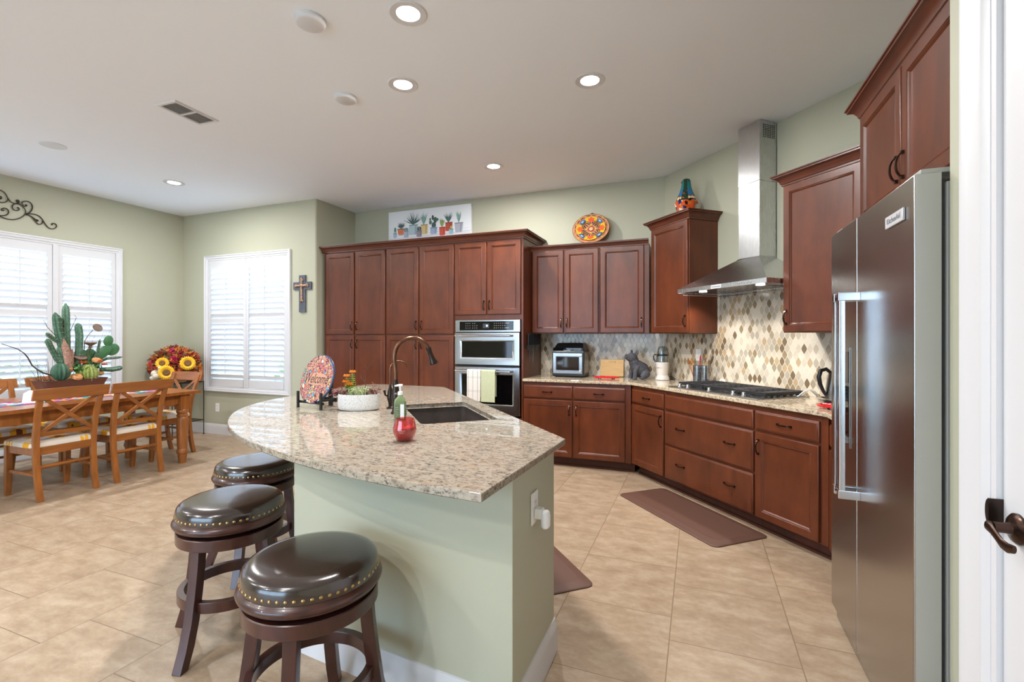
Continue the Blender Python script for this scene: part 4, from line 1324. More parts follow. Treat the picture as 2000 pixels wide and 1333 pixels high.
dup(ch_, (-5.76, 3.62, 0), PI, 'cross-back pine chair at the far end of the dining table by the flower basket')

# cactus trough on the table ------------------------------------------------
cp = thing('cactus_planter', 'long brown trough of tall cacti, succulents and seed pods on the dining table', 'planter', (-5.70, 2.765, TZ+.004))
b = MB()
def rc(hx_, hy_, z, e=.0): return [(x, y, z+e*abs(y)/.3) for x, y in rrect(hx_, hy_, .03, 5)]
b.loft([rc(.075, .20, 0), rc(.11, .262, .155, .012), rc(.115, .270, .162, .014), rc(.105, .258, .162, .012), rc(.095, .24, .140)], (True, True))
b.build('trough', pm('trough_brown', S(92, 58, 44), .35), cp)
b = MB()
for k in range(420):
    p = (random.uniform(-.085, .085), random.uniform(-.235, .235), .152+random.uniform(-.006, .012))
    b.ball(p, (random.uniform(.005, .010),)*3, 5, 4)
b.build('gravel', pm('pebbles', S(150, 118, 92), .8, var=.4, vscale=30), cp)['kind'] = 'stuff'
cg = pm('cactus_green', S(88, 128, 104), .55, var=.3, vscale=25)
cg2 = pm('cactus_dark', S(66, 104, 82), .55, var=.3, vscale=25)
cg3 = pm('barrel_green', S(150, 165, 90), .6, var=.25, vscale=40)
pale = pm('pale_spines', S(222, 220, 170), .7)
def column(b, pts, r, ribs=7):
    pts = [Vector(p) for p in pts]
    # densify
    P = []
    for a_, e_ in zip(pts, pts[1:]):
        for k in range(7): P.append(a_.lerp(e_, k/7))
    P.append(pts[-1])
    n = ribs*4; rings = []; nrm = Vector((1, 0, 0))
    L_ = len(P)
    for i_, p in enumerate(P):
        t = (P[min(i_+1, L_-1)]-P[max(i_-1, 0)]).normalized()
        nrm = (nrm-t*nrm.dot(t)).normalized(); bt = t.cross(nrm)
        f = math.sqrt(max(.03, 1-max(0, (i_-(L_-4))/3)**2)) if i_ > L_-4 else 1
        f *= .8+.2*min(1, i_/4)
        rings.append([p+(nrm*math.cos(2*PI*k/n)+bt*math.sin(2*PI*k/n))*r*f*(.86+.14*math.cos(2*PI*k/n*ribs)) for k in range(n)])
    b.loft(rings)
    return rings
def spines(b, rings, ribs, r, step=2):
    n = len(rings[0])
    for i_ in range(1, len(rings)-1, step):
        c = sum(rings[i_], Vector((0, 0, 0)))/n
        for k in range(0, n, 4):
            p = rings[i_][k]; d_ = (p-c).normalized(); t_ = d_.cross(Vector((0, 0, 1))).normalized()
            for e_ in (d_*.010+Vector((0, 0, .006)), d_*.010+t_*.008, d_*.010-t_*.008, d_*.009-Vector((0, 0, .006))):
                b.flatpoly([p+Vector((0, 0, .0012)), p-Vector((0, 0, .0012)), p+e_])
spine_m = pm('cactus_spine', S(206, 204, 176), .7)
def cactus(name, pts, r, mt, ribs=7):
    b = MB(); rg = column(b, pts, r*.86, ribs); b.mi = 1; spines(b, rg, ribs, r)
    return b.build(name, [mt, spine_m], cp, merge=False)
cactus('column_cactus', [(0.000, -0.035, 0.237), (0.000, -0.035, 0.465), (0.000, -0.039, 0.686), (0.000, -0.043, 0.910)], .036, cg)
cactus('column_cactus', [(0.030, -0.062, 0.272), (0.030, -0.083, 0.466), (0.030, -0.120, 0.651), (0.030, -0.138, 0.818)], .034, cg2)
cactus('column_cactus', [(0.000, -0.056, 0.305), (0.010, -0.078, 0.546), (0.010, -0.099, 0.685), (0.010, -0.112, 0.800)], .032, cg2)
cactus('column_cactus', [(-0.020, -0.046, 0.371), (-0.020, -0.056, 0.572), (-0.020, -0.070, 0.679), (-0.030, -0.083, 0.738)], .030, cg)
cactus('column_cactus', [(0.020, 0.031, 0.287), (0.020, 0.054, 0.463), (0.020, 0.057, 0.599), (0.020, 0.045, 0.722)], .036, cg)
cactus('column_cactus', [(0.000, -0.062, 0.292), (0.000, -0.115, 0.388), (0.000, -0.164, 0.507), (0.000, -0.185, 0.566)], .028, cg2)
cactus('column_cactus', [(0.020, -0.099, 0.526), (0.020, -0.151, 0.572), (0.020, -0.202, 0.621)], .022, cg2)
cactus('column_cactus', [(0.030, -0.056, 0.298), (0.030, -0.083, 0.386), (0.030, -0.112, 0.493)], .028, cg2)
cactus('column_cactus', [(0.020, 0.198, 0.319), (0.020, 0.213, 0.445), (0.020, 0.231, 0.564)], .014, cg2, 5)
cactus('column_cactus', [(0.000, 0.216, 0.318), (0.000, 0.302, 0.360), (0.000, 0.448, 0.370)], .015, cg2, 5)
cactus('column_cactus', [(0.050, 0.216, 0.254), (0.060, 0.314, 0.248), (0.070, 0.409, 0.264)], .030, cg2, 5)
b = MB()
def barrel(c, r, ribs, sq_=.95):
    n = ribs*4; rings = []
    for j in range(13):
        t = -PI/2+PI*j/12; rr_ = max(math.cos(t), .03)*r
        rings.append([Vector(c)+Vector((rr_*math.cos(2*PI*k/n)*(.88+.12*math.cos(2*PI*k/n*ribs)), rr_*math.sin(2*PI*k/n)*(.88+.12*math.cos(2*PI*k/n*ribs)), r*sq_*math.sin(t))) for k in range(n)])
    b.loft(rings); return rings
BC = Vector((0.045, 0.111, 0.223))
rg = barrel(BC, .090, 16)
b.build('barrel_cactus', cg3, cp)
b = MB()
for ring in rg[2:-1]:
    for k in range(0, len(ring), 4):
        p = ring[k]; d_ = (p-BC).normalized()
        for q_ in range(4):
            e_ = p+d_*.012+Vector((random.gauss(0, .006), random.gauss(0, .006), random.gauss(0, .006)))
            s_ = d_.orthogonal().normalized()*.0008
            b.flatpoly([p-s_, p+s_, e_])
b.build('pale_spines', pale, cp, merge=False)
b = MB(); barrel((0.040, -0.099, 0.251), .074, 12, 1.15); b.build('barrel_cactus', cg2, cp)
b = MB()
for c_, w_, h_, a_ in (((0.020, 0.265, 0.429), .050, .085, -.7), ((0.000, 0.352, 0.452), .060, .070, -.9), ((0.020, 0.305, 0.542), .045, .058, -.2), ((-0.020, 0.169, 0.397), .055, .07, .1), ((0.000, 0.116, 0.385), .04, .075, .3), ((0.010, 0.216, 0.360), .045, .07, -.3)):
    b.ball(c_, (.012, w_, h_), 14, 9, RX(a_))
b.build('prickly_pear', pm('paddle_green', S(72, 128, 84), .5, var=.25, vscale=12), cp)
b = MB()
b.tube([(0.050, -0.040, 0.244), (0.050, -0.046, 0.351), (0.050, -0.072, 0.492), (0.040, -0.086, 0.565)], [.030, .034, .030, .012], 9)
b.tube([(0.040, -0.021, 0.269), (0.040, -0.024, 0.370), (0.040, -0.021, 0.464)], [.026, .028, .02], 9)
b.build('cholla_wood', pm('cholla', S(165, 128, 112), .85, var=.45, vscale=70, bump=.8, bscale=90), cp)
pod_m = pm('pod_tan', S(196, 140, 88), .6, var=.25, vscale=30)
for c_, r_, sq_ in (((0.090, 0.004, 0.197), .045, .75), ((0.070, 0.175, 0.351), .040, .7), ((0.060, 0.213, 0.219), .03, .9), ((0.060, -0.037, 0.281), .026, 1.0)):
    b = MB(); b.lathe([(r_*.35, -r_*sq_), (r_, -r_*.25*sq_), (r_*.95, r_*.3*sq_), (r_*.62, r_*.62*sq_), (r_*.5, r_*.55*sq_), (0, r_*.1)], 18, c=c_, M=RY(.5)); b.build('gourd_pod', pod_m, cp)
b = MB()
for c_ in ((0.065, 0.065, 0.326), (0.090, 0.184, 0.337), (0.060, 0.246, 0.298)): flower(b, c_, .034)
b.build('orange_blooms', pm('bloom_orange', S(232, 96, 40), .5, var=.3, vscale=30), cp)
succ_m = pm('succ_mid', S(74, 130, 56), .5, var=.3, vscale=40)
b = MB(); leafblob(b, (0.060, 0.020, 0.274), 60, (.02, .035, .02), .020); b.build('small_succulent', succ_m, cp)
b = MB(); leafblob(b, (0.050, 0.181, 0.285), 50, (.02, .03, .02), .018); b.build('small_succulent', succ_m, cp)
b = MB(); leafblob(b, (0.020, 0.111, 0.323), 40, (.016, .03, .016), .018); b.build('small_succulent', succ_m, cp)
b = MB()
b.tube([(0.000, 0.099, 0.296), (0.000, 0.111, 0.544), (0.000, 0.140, 0.599), (0.000, 0.181, 0.655)], [.004, .004, .003, .003], 6)
b.lathe([(.01, -.03), (.035, .0), (.044, .012), (.04, .016), (0, .014)], 18, c=(0.000, 0.216, 0.673), M=RY(1.1))
b.tube([(0.030, 0.116, 0.295), (0.030, 0.122, 0.433), (0.030, 0.134, 0.488)], [.004, .004, .004], 6)
b.lathe([(.006, -.05), (.014, -.02), (.045, .0), (.052, .010), (.045, .016), (0, .012)], 18, c=(0.030, 0.145, 0.516))
b.lathe([(.015, -.02), (.035, .0), (.052, .018), (.045, .022), (0, .016)], 18, c=(0.050, 0.048, 0.374), M=RY(.5))
b.build('lotus_pods', pm('lotus_brown', S(112, 92, 78), .75, var=.35, vscale=60), cp)
b = MB()
b.tube([(0.020, -0.136, 0.211), (0.020, -0.223, 0.250), (0.020, -0.267, 0.285), (0.020, -0.302, 0.325), (0.020, -0.331, 0.396), (0.020, -0.355, 0.435), (0.020, -0.397, 0.474), (0.020, -0.506, 0.525)], [.007, .007, .006, .006, .006, .005, .004, .003], 7)
b.tube([(0.000, -0.099, 0.559), (0.000, -0.136, 0.618), (0.000, -0.182, 0.676), (0.000, -0.210, 0.744)], [.003, .003, .0025, .0015], 5)
b.tube([(0.000, -0.013, 0.626), (0.000, 0.031, 0.742), (0.000, 0.043, 0.776), (0.000, 0.026, 0.802)], [.003, .002, .002, .001], 5)
for k in range(26):
    y_ = random.uniform(2.68, 2.98); b.tube([(0, y_-2.765, .15), (0, y_-2.765+random.uniform(-.08, .08), .35), (0, y_-2.765+random.uniform(-.14, .14), random.uniform(.4, .65))], [.0018, .0014, .0008], 4)
for k in range(26):
    y_ = random.uniform(2.52, 2.62); b.tube([(0, y_-2.765, .15), (0, y_-2.765-random.uniform(0, .1), random.uniform(.2, .38))], [.0016, .0007], 4)
b.build('dry_branches', pm('branch_dark', S(74, 62, 58), .8), cp)
# white folded card in front of the trough
b = MB(); M = T(-5.52, 2.42, TZ+.004) @ RZ(.3)
b.loft([[M @ Vector(p) for p in ((-.05, -.075, 0), (.05, -.06, 0), (.05, .075, 0), (-.05, .06, 0))], [M @ Vector(p) for p in ((-.045, -.065, .085), (.0, -.05, .115), (.012, .085, .08), (-.04, .06, .105))]])
tag(b.build('napkin_stack', 'paper', bevel=.004), 'crumpled white paper standing at the left end of the cactus trough', 'paper')

# flower basket on an iron stand in the corner ---------------------------------
fs = thing('plant_stand', 'black iron wire stand in the corner behind the dining table', 'stand', (-6.70, 4.44, 0))
b = MB()
hw, hd_, zt = .235, .215, .745
for sx_ in (-1, 1):
    for sy_ in (-1, 1):
        b.tube([(sx_*hw, sy_*hd_, 0), (sx_*hw, sy_*hd_, zt)], .006, 8); b.lathe([(0, 0), (.014, 0), (.012, .01), (0, .012)], 10, c=(sx_*hw, sy_*hd_, 0))
b.build('frame_legs', 'iron', fs)
for z in (.20, zt-.01):
    b = MB()
    P4 = [(-hw, -hd_), (hw, -hd_), (hw, hd_), (-hw, hd_)]
    for a_, e_ in zip(P4, P4[1:]+P4[:1]): b.tube([(*a_, z), (*e_, z)], .005, 8)
    for k in range(1, 12): b.tube([(-hw+2*hw*k/12, -hd_, z), (-hw+2*hw*k/12, hd_, z)], .0022, 6)
    b.build('wire_shelf', 'iron', fs)
fb = thing('flower_basket', 'wicker basket of autumn leaves and sunflowers standing in the corner', 'flower arrangement', (-6.68, 4.40, .744))
b = MB(); b.lathe([(0, 0), (.14, 0), (.165, .05), (.19, .13), (.20, .15), (.19, .155), (.17, .13), (0, .12)], 30, sy=.9); b.build('basket', 'basket', fb)
Cc = Vector((0, 0, .19))
def lf(b, n, cmin, cmax, sz):
    for k in range(n):
        th, ph_ = random.uniform(0, 2*PI), random.uniform(cmin, cmax)
        d_ = Vector((math.cos(th)*math.cos(ph_)*1.28, math.sin(th)*math.cos(ph_)*.85, math.sin(ph_)*.92))
        p = Cc+d_*random.uniform(.20, .285)
        if p.x+fb.location.x < -6.90: continue
        if p.y+fb.location.y > 4.64: continue
        a_ = (d_.normalized()+Vector((random.gauss(0, .8), random.gauss(0, .8), random.gauss(0, .8)))).normalized()*sz*random.uniform(.7, 1.2)
        c_ = a_.orthogonal().normalized(); c_.rotate(Matrix.Rotation(random.uniform(0, 6), 3, a_)); c_ *= sz*.42
        nn = a_.cross(c_).normalized()*sz*.15
        b.flatpoly([p, p+a_*.45+c_+nn, p+a_]); b.flatpoly([p, p+a_, p+a_*.45-c_+nn])
for nm, col, n_ in (('rust_leaves', (186, 96, 50), 330), ('red_leaves', (160, 40, 48), 210), ('olive_leaves', (128, 112, 62), 190), ('orange_leaves', (222, 140, 58), 210), ('brown_leaves', (118, 78, 62), 150)):
    b = MB(); lf(b, n_, -.25, 1.5, .075); b.build(nm, pm(nm, S(*col), .6, var=.3, vscale=18), fb, merge=False)['kind'] = 'stuff'
yl = pm('sunflower_petal', S(250, 190, 24), .5, var=.12, vscale=30); sd_ = pm('sunflower_seed', S(120, 84, 44), .8, var=.3, vscale=90, bump=.5)
def sunflower(p, r, dirv):
    M = T(*p) @ Vector(dirv).normalized().to_track_quat('Z', 'Y').to_matrix().to_4x4()
    b = MB()
    for ly in range(2):
        for k in range(13):
            a_ = 2*PI*(k+.5*ly)/13; w_ = r*.17
            pts = [(r*.38, -w_*.5, .002), (r*.7, -w_, .010+.006*ly), (r*1.02, 0, .002-.01*ly), (r*.7, w_, .010+.006*ly), (r*.38, w_*.5, .002)]
            b.flatpoly([M @ RZ(a_) @ Vector(q_) for q_ in pts])
    f = b.build('sunflower', yl, fb, merge=False)
    b = MB(); b.lathe([(r*.44, 0), (r*.44, .010), (r*.3, .018), (r*.15, .016), (0, .012)], 20, M=M); b.build('seed_head', sd_, f)
dv = Vector((.82, -.57, .12))
sunflower((.235, -.262, .155), .098, dv); sunflower((.15, -.26, .275), .080, dv+Vector((-.1, -.1, .2))); sunflower((.375, -.08, .270), .096, dv+Vector((.1, .1, .1)))
b = MB()
for p in ((.12, -.10, .43), (.19, -.06, .36), (.20, -.14, .31), (.26, -.02, .33)): leafblob(b, p, 34, (.022, .022, .022), .026)
b.build('magenta_mums', pm('mum', S(190, 34, 92), .6, var=.3, vscale=40), fb)
b = MB()
for p, r_ in (((.04, -.27, .14), .055), ((.10, -.30, .105), .045), ((.02, -.29, .08), .04)):
    b.ball(p, (r_, r_, r_*.8), 14, 9)
b.tube([(.13, -.27, .12), (.15, -.28, .20), (.165, -.285, .225)], [.022, .030, .034], 12)
b.build('cream_gourds', pm('gourd_cream', S(226, 216, 196), .6, var=.1, vscale=20), fb)
# ------------------------------------------------------------------ things on the worktop
af = thing('air_fryer', 'black and steel countertop air fryer oven with a glass door', 'air fryer', (-1.348, 5.165, CT+.001), 0)
b = MB()
def bx_(hw, ya, yb, z): return [(-hw, ya, z), (hw, ya, z), (hw, yb, z), (-hw, yb, z)]
b.loft([bx_(.162, .012, .265, .004), bx_(.180, -.004, .275, .012), bx_(.180, -.004, .275, .285), bx_(.178, .012, .275, .300), bx_(.150, .085, .262, .372), bx_(.135, .10, .25, .380)])
bd = b.build('housing', 'black', af, bevel=.008)
b = MB(); b.box(.1805, .182, .02, .25, .045, .27); b.box(-.182, -.1805, .02, .25, .045, .27); b.build('side_panel', 'steel', af, bevel=.001, seg=1)
b = MB()
b.loft([[(-.168+i, y, .040+i), (.168-i, y, .040+i), (.168-i, y, .268-i), (-.168+i, y, .268-i)] for i, y in ((0, -.004), (0, -.018), (.004, -.022), (.034, -.022), (.038, -.016))], (True, True))
dr_ = b.build('door', 'steel', af)
b = MB(); b.box(-.128, .128, -.019, -.0155, .080, .228); b.build('door_glass', flat(38, 32, 28, .05), dr_)
b = MB(); b.lathe([(0, 0), (.010, 0), (.010, .012), (0, .014)], 14, M=T(.148, -.021, .238) @ RX(PI/2)); b.lathe([(0, 0), (.012, 0), (.012, .014), (0, .016)], 14, M=T(.142, -.021, .070) @ RX(PI/2)); b.build('knob', 'chrome', dr_)
b = MB(); b.box(-.17, .17, -.006, -.0042, .276, .325, T(0, .012, 0)); b.build('control_glass', 'blackglass', af)
text_mesh('housing_lettering', 'Gourmia', .021, flat(225, 225, 228), af, T(-.012, .0045, .297) @ FRONT, .0005)
b = MB()
for sx_ in (-1, 1):
    for yy in (.03, .24): b.lathe([(0, 0), (.012, 0), (.012, .006), (0, .006)], 12, c=(sx_*.14, yy, 0))
b.build('foot', 'rubber', af)
# knives on a magnetic bar on the side of the oven cabinet
mb_ = MB(); mb_.box(-1.757, -1.747, 4.92, 5.38, 1.235, 1.270)
tag(mb_.build('knife_rack', 'black', bevel=.001, seg=1), 'black magnetic knife bar on the side of the oven cabinet', 'knife rack')
for k, (yy, ln, wd2, hl) in enumerate(((4.955, .05, .016, .125), (5.005, .185, .022, .132), (5.055, .165, .020, .128), (5.115, .20, .036, .135), (5.175, .09, .018, .12), (5.235, .10, .018, .118), (5.29, .12, .020, .122), (5.345, .075, .018, .115))):
    kn = thing('kitchen_knife', ('%s black-handled knife on the magnetic bar, %s from the front' % (('short', 'long', 'long', 'broad', 'small', 'small', 'slender', 'short')[k], ('first', 'second', 'third', 'fourth', 'fifth', 'sixth', 'seventh', 'eighth')[k])), 'knife', (-1.7405, yy, 1.272), 0, 'knives on the magnetic bar')
    b = MB()
    b.loft([[(x_, y_, z_) for x_, y_ in ((-.006, -.010), (.007, -.010), (.007, .010), (-.006, .010))] for z_ in (0, .02, hl*.6, hl)]); b.build('grip', 'black', kn, bevel=.003)
    b = MB(); b.loft([[(-.0012, -wd2/2, 0), (.0012, -wd2/2, 0), (.0012, wd2/2, 0), (-.0012, wd2/2, 0)], [(-.001, -wd2/2, -ln*.6), (.001, -wd2/2, -ln*.6), (.001, wd2*.4, -ln*.6), (-.001, wd2*.4, -ln*.6)], [(-.0006, -wd2/2, -ln), (.0006, -wd2/2, -ln), (.0006, -wd2/2+.002, -ln), (-.0006, -wd2/2+.002, -ln)]])
    b.build('blade', 'steel', kn)
# cutting board leaning on the backsplash
cbd = thing('cutting_board', 'bamboo cutting board leaning upright against the mosaic backsplash', 'cutting board', (-.905, 5.41, CT+.004), 0)
b = MB(); b.box(-.130, .130, -.008, .008, 0, .192, RX(math.radians(-11))); b.build('board', 'bamboo', cbd, bevel=.003)
Mb_ = RX(math.radians(-11))
b = MB(); b.box(-.040, .024, -.0086, -.0080, .160, .1625, Mb_); b.box(-.030, .020, -.0086, -.0080, .1638, .1648, Mb_); b.box(.030, .037, -.0086, -.0080, .152, .172, Mb_); b.build('board_print', flat(120, 86, 46), cbd)
# red enamel trivets
def trivet(loc, rx, ry, rz, label):
    t = thing('trivet', label, 'trivet', loc, rz, 'red trivets')
    b = MB()
    b.lathe([(rx, .012), (rx, .020), (rx-.010, .022), (rx-.012, .012), (rx, .012)], 40, sy=ry/rx); b.lathe([(rx*.62, .012), (rx*.62, .020), (rx*.62-.009, .021), (rx*.62-.009, .012), (rx*.62, .012)], 36, sy=ry/rx)
    for k in range(12):
        a_ = 2*PI*k/12
        b.tube([(rx*.1*math.cos(a_), ry*.1*math.sin(a_), .017), (rx*.97*math.cos(a_+.15), ry*.97*math.sin(a_+.15), .017)], .0045, 6)
    for k in range(6):
        a_ = 2*PI*k/6; b.ball((rx*.8*math.cos(a_), ry*.8*math.sin(a_), .018), (.016, .016, .006), 10, 6)
    b.build('lattice', 'red', t)
    for k in range(4):
        a_ = PI/4+PI/2*k
        b = MB(); b.lathe([(0, 0), (.007, 0), (.008, .012), (0, .013)], 10, c=(rx*.75*math.cos(a_), ry*.75*math.sin(a_), 0)); b.build('foot', 'rubber', t)
trivet((-.915, 5.13, CT+.001), .138, .10, 0, 'red enamel trivet lying in front of the cutting board')
trivet((*hp(2.235, .44), CT+.001), .105, .105, 0, 'red enamel trivet at the right end of the worktop, half behind the refrigerator')
# sitting pig figure
pg = thing('pig_statue', 'dark grey stone pig figurine sitting on the worktop between cutting board and blender', 'figurine', (-.585, 5.185, CT+.005), math.radians(180+34))
b = MB()
# body: loft of ellipses along a spine, local +x is where the pig faces
SP = [(-.100, .050, .030, .045), (-.088, .062, .066, .066), (-.055, .078, .085, .082), (-.015, .100, .084, .086), (.022, .130, .074, .076), (.048, .162, .062, .060), (.060, .190, .054, .050), (.066, .206, .050, .046)]
rings = []
for i_, (x, z, ry_, rz_) in enumerate(SP):
    t = i_/(len(SP)-1); ang = .15+t*1.0
    ring = []
    for k in range(20):
        a_ = 2*PI*k/20
        u, v_ = ry_*math.cos(a_), rz_*math.sin(a_)
        ring.append((x-v_*math.sin(ang), u, max(z+v_*math.cos(ang), .001)))
    rings.append(ring)
b.loft(rings)
b.ball((.075, 0, .226), (.058, .052, .050), 18, 12, RY(-.15))
Ms = T(.10, 0, .226) @ RY(PI/2-.25)
b.lathe([(.046, -.01), (.036, .02), (.026, .036), (.025, .046), (.027, .049), (.022, .052), (0, .051)], 18, M=Ms)
for s_ in (-1, 1):
    b.tube([(.035, s_*.048, .135), (.060, s_*.050, .085), (.066, s_*.050, .035), (.070, s_*.050, .0)], [.030, .025, .022, .024], 12)
    b.tube([(-.05, s_*.060, .06), (-.02, s_*.088, .045), (.005, s_*.080, .02)], [.05, .042, .026], 12)
    b.ball((.005, s_*.085, .014), (.034, .020, .014), 12, 7)
b.build('body', 'stone', pg, sharp=60)
for s_ in (-1, 1):
    b = MB(); M = T(.052, s_*.046, .262) @ RX(-s_*.65) @ RY(-.15)
    b.ball((0, 0, .018), (.010, .026, .034), 14, 9, None)
    for v_ in b.bm.verts: v_.co = M @ v_.co
    b.build('ear', 'stone', pg)
    b = MB(); b.ball((.116, s_*.027, .248), .0055, 8, 6); b.ball((.1475, s_*.009, .214), .004, 8, 6); b.build('eye', 'blackmatte', pg)
b = MB()
for k in range(3):
    z = .185-k*.018; x = .066-k*.004
    b.tube([(x+.045*math.cos(t)-.012, .056*math.sin(t), z-.02*math.cos(t)) for t in [-1.5+3*j/12 for j in range(13)]], .005, 6)
b.build('neck_folds', 'stone', pg)
# personal blender
bl = thing('blender', 'cream personal blender with a clear cup and black handle ring', 'blender', (-.345, 5.205, CT+.001), math.radians(-20))
b = MB(); b.lathe([(0, .002), (.072, .002), (.073, .010), (.068, .028), (.058, .045), (.057, .055), (.062, .15), (.064, .178), (.060, .183), (0, .183)], 36); b.build('motor_base', 'nbwhite', bl)
b = MB(); b.lathe([(0, 0), (.070, 0), (.071, .004), (0, .004)], 30); b.build('base_pad', 'rubber', bl)
b = MB(); b.lathe([(.054, .184), (.056, .19), (.052, .30), (.046, .335), (.036, .348), (0, .352), (0, .349), (.034, .345), (.044, .332), (.050, .30), (.054, .19), (.052, .184)], 30); b.build('cup', 'clear', bl)
b = MB(); b.lathe([(.053, .250), (.0575, .250), (.0575, .268), (.053, .268), (.053, .25)], 30)
b.tube([(-.054, 0, .262), (-.085, 0, .262), (-.099, 0, .245), (-.095, 0, .215), (-.078, 0, .192), (-.062, 0, .186)], .0055, 8); b.tube([(-.062, 0, .186), (-.060, 0, .25)], .004, 8); b.build('handle_ring', 'black', bl)
b = MB(); b.tube([(.05, .03, .03), (.085, .05, .035), (.11, .06, .012), (.10, .08, .004), (.06, .09, .004), (.02, .10, .004)], .0035, 8); b.build('cord', 'rubber', bl)
text_mesh('base_lettering', 'nutribullet', .0135, flat(60, 58, 58), bl, T(-.010, -.0598, .128) @ FRONT, .0006)
# utensil caddy and its tools
ux, uy = hp(.72, .14)
uc = thing('utensil_caddy', 'perforated steel utensil holder behind the cooktop', 'utensil holder', (ux, uy, CT+.001), HROT+.25)
for s_ in (0, 1):
    b = MB(); b.lathe([(0, 0), (.040, 0), (.040, .175), (.041, .178), (.038, .178), (.0375, .004), (0, .004)], 28, c=(-.038+s_*.078, 0, 0)); cp_ = b.build('canister', 'steel', uc)
    b = MB()
    for iz in range(12):
        for k in range(14):
            a_ = PI+PI*(k+.5)/14
            M = T(-.038+s_*.078, 0, .016+iz*.0125) @ RZ(a_+PI/2*0)
            b.box(.0398, .0406, -.0022, .0022, -.0022, .0022, M)
    b.build('perforation', 'blackmatte', cp_, merge=False)
def utensil(nm, label, x0, lean, ln, mat, head):
    t = thing(nm, label, 'kitchen utensil', (ux, uy, CT+.006), HROT+.25, 'utensils in the steel holder')
    a_ = Vector((x0, 0, .004)); d_ = Vector((lean, .02, 1)).normalized(); e_ = a_+d_*ln
    b = MB(); b.tube([a_, e_], .0055, 8); b.build('shaft', mat, t)
    M = T(*e_) @ d_.to_track_quat('Z', 'Y').to_matrix().to_4x4()
    b = MB(); b.ball((0, 0, head[2]*.8), head, 14, 8, None)
    for v_ in b.bm.verts: v_.co = M @ v_.co
    b.build('head', mat, t)
utensil('spatula', 'red silicone spatula standing in the steel utensil holder', -.022, .05, .20, flat(200, 24, 30), (.020, .006, .040))
utensil('wooden_spoon', 'tan wooden spoon leaning left in the utensil holder', -.05, -.24, .19, flat(190, 130, 70), (.018, .006, .030))
utensil('wooden_spatula', 'orange-brown wooden spatula at the far left of the holder', -.060, -.38, .185, flat(172, 104, 50), (.015, .005, .032))
utensil('wooden_fork', 'grey-brown olive wood spoon in the right half of the holder', .030, .06, .205, flat(120, 100, 80), (.024, .007, .042))
utensil('slotted_spoon', 'dark olive wood slotted spoon leaning right in the holder', .050, .26, .20, flat(104, 88, 72), (.024, .007, .044))
utensil('beech_spoon', 'pale beech spoon rising behind the dark spoons', .020, .12, .225, flat(206, 164, 112), (.020, .006, .026))
# little dial timer behind the cooktop
tmx, tmy = hp(.90, .045)
tm = thing('kitchen_timer', 'small round cream dial timer peeking over the back of the grates', 'timer', (tmx, tmy, CT+.001), HROT)
b = MB(); b.lathe([(0, 0), (.030, 0), (.032, .006), (.032, .018), (.028, .022), (0, .022)], 28, M=T(0, 0, .032) @ RX(PI/2)); b.build('case', flat(232, 222, 206, .3), tm)
b = MB(); b.box(-.0015, .0015, -.0235, -.0222, .03, .052); b.build('pointer', 'blackmatte', tm)
# ladle-shaped spoon rest
sx0, sy0 = hp(1.905, .20)
sr = thing('spoon_rest', 'shiny steel spoon rest with a curled handle right of the cooktop', 'spoon rest', (sx0, sy0, CT+.001), HROT)
b = MB(); b.lathe([(0, .002), (.03, .002), (.046, .010), (.054, .022), (.052, .023), (.044, .013), (.03, .006), (0, .006)], 28, c=(.04, .05, 0))
rings = []
for k in range(13):
    t = k/12
    x = -.005-.105*t; z = .016+.052*math.sin(PI*min(1, t*1.08))*(1-.15*t); z = max(z, .003)
    w_ = .017+.008*t
    yy = .05-.06*t
    rings.append([(x, yy-w_, z), (x, yy+w_, z), (x-.001, yy+w_, z+.0035), (x-.001, yy-w_, z+.0035)])
b.loft(rings); b.build('bowl', 'chrome', sr)
# kettle
kx, ky = hp(2.10, .215)
kt = thing('kettle', 'steel electric kettle with a black loop handle, mostly behind the refrigerator', 'kettle', (kx, ky, CT+.001), math.radians(190))
b = MB(); b.lathe([(0, 0), (.092, 0), (.094, .006), (.092, .02), (.086, .022), (0, .022)], 32); b.build('power_base', 'black', kt)
b = MB(); b.lathe([(0, .023), (.084, .023), (.088, .03), (.084, .10), (.074, .17), (.066, .21), (.062, .216), (.050, .224), (.02, .228), (0, .229)], 36); b.build('kettle_body', 'steel', kt)
b = MB(); b.tube([(.062, 0, .212), (.085, 0, .232), (.118, 0, .222), (.130, 0, .18), (.122, 0, .13), (.104, 0, .085), (.088, 0, .055)], [.011, .013, .014, .014, .013, .011, .009], 12); b.build('handle', 'black', kt)
b = MB(); b.loft([[(-.06, -.02, .18), (-.06, .02, .18), (-.06, .02, .21), (-.06, -.02, .21)], [(-.088, -.008, .205), (-.088, .008, .205), (-.086, .008, .213), (-.086, -.008, .213)]]); b.build('spout', 'steel', kt)

# ------------------------------------------------------------------ outlets
def outlet(loc, rz, label, mat='outlet', rocker=False, wide=.074, hgt=.118):
    t = thing('wall_plate', label, 'outlet', loc, rz)
    t.name = 'power_outlet'
    b = MB(); b.box(-wide/2, wide/2, -.006, 0, -hgt/2, hgt/2); pl_ = b.build('cover_plate', mat, t, bevel=.002)
    for z in (-.022, .022):
        b = MB(); b.box(-.016, .016, -.0075, -.0055, z-.013, z+.013); so = b.build('socket', mat, t, bevel=.002, seg=1)
        b = MB(); b.box(-.0075, -.0055, -.0078, -.0074, z-.004, z+.006); b.box(.0055, .0075, -.0078, -.0074, z-.004, z+.006); b.build('slots', 'blackmatte', so)
    return t
outlet((-6.285, YW-.0005, .372), 0, 'white power outlet low on the wall under the double shutters')
os_ = hp(.545, .0095)
outlet((os_[0], os_[1], 1.185), HROT, 'white power outlet on the mosaic backsplash above the utensil holder')
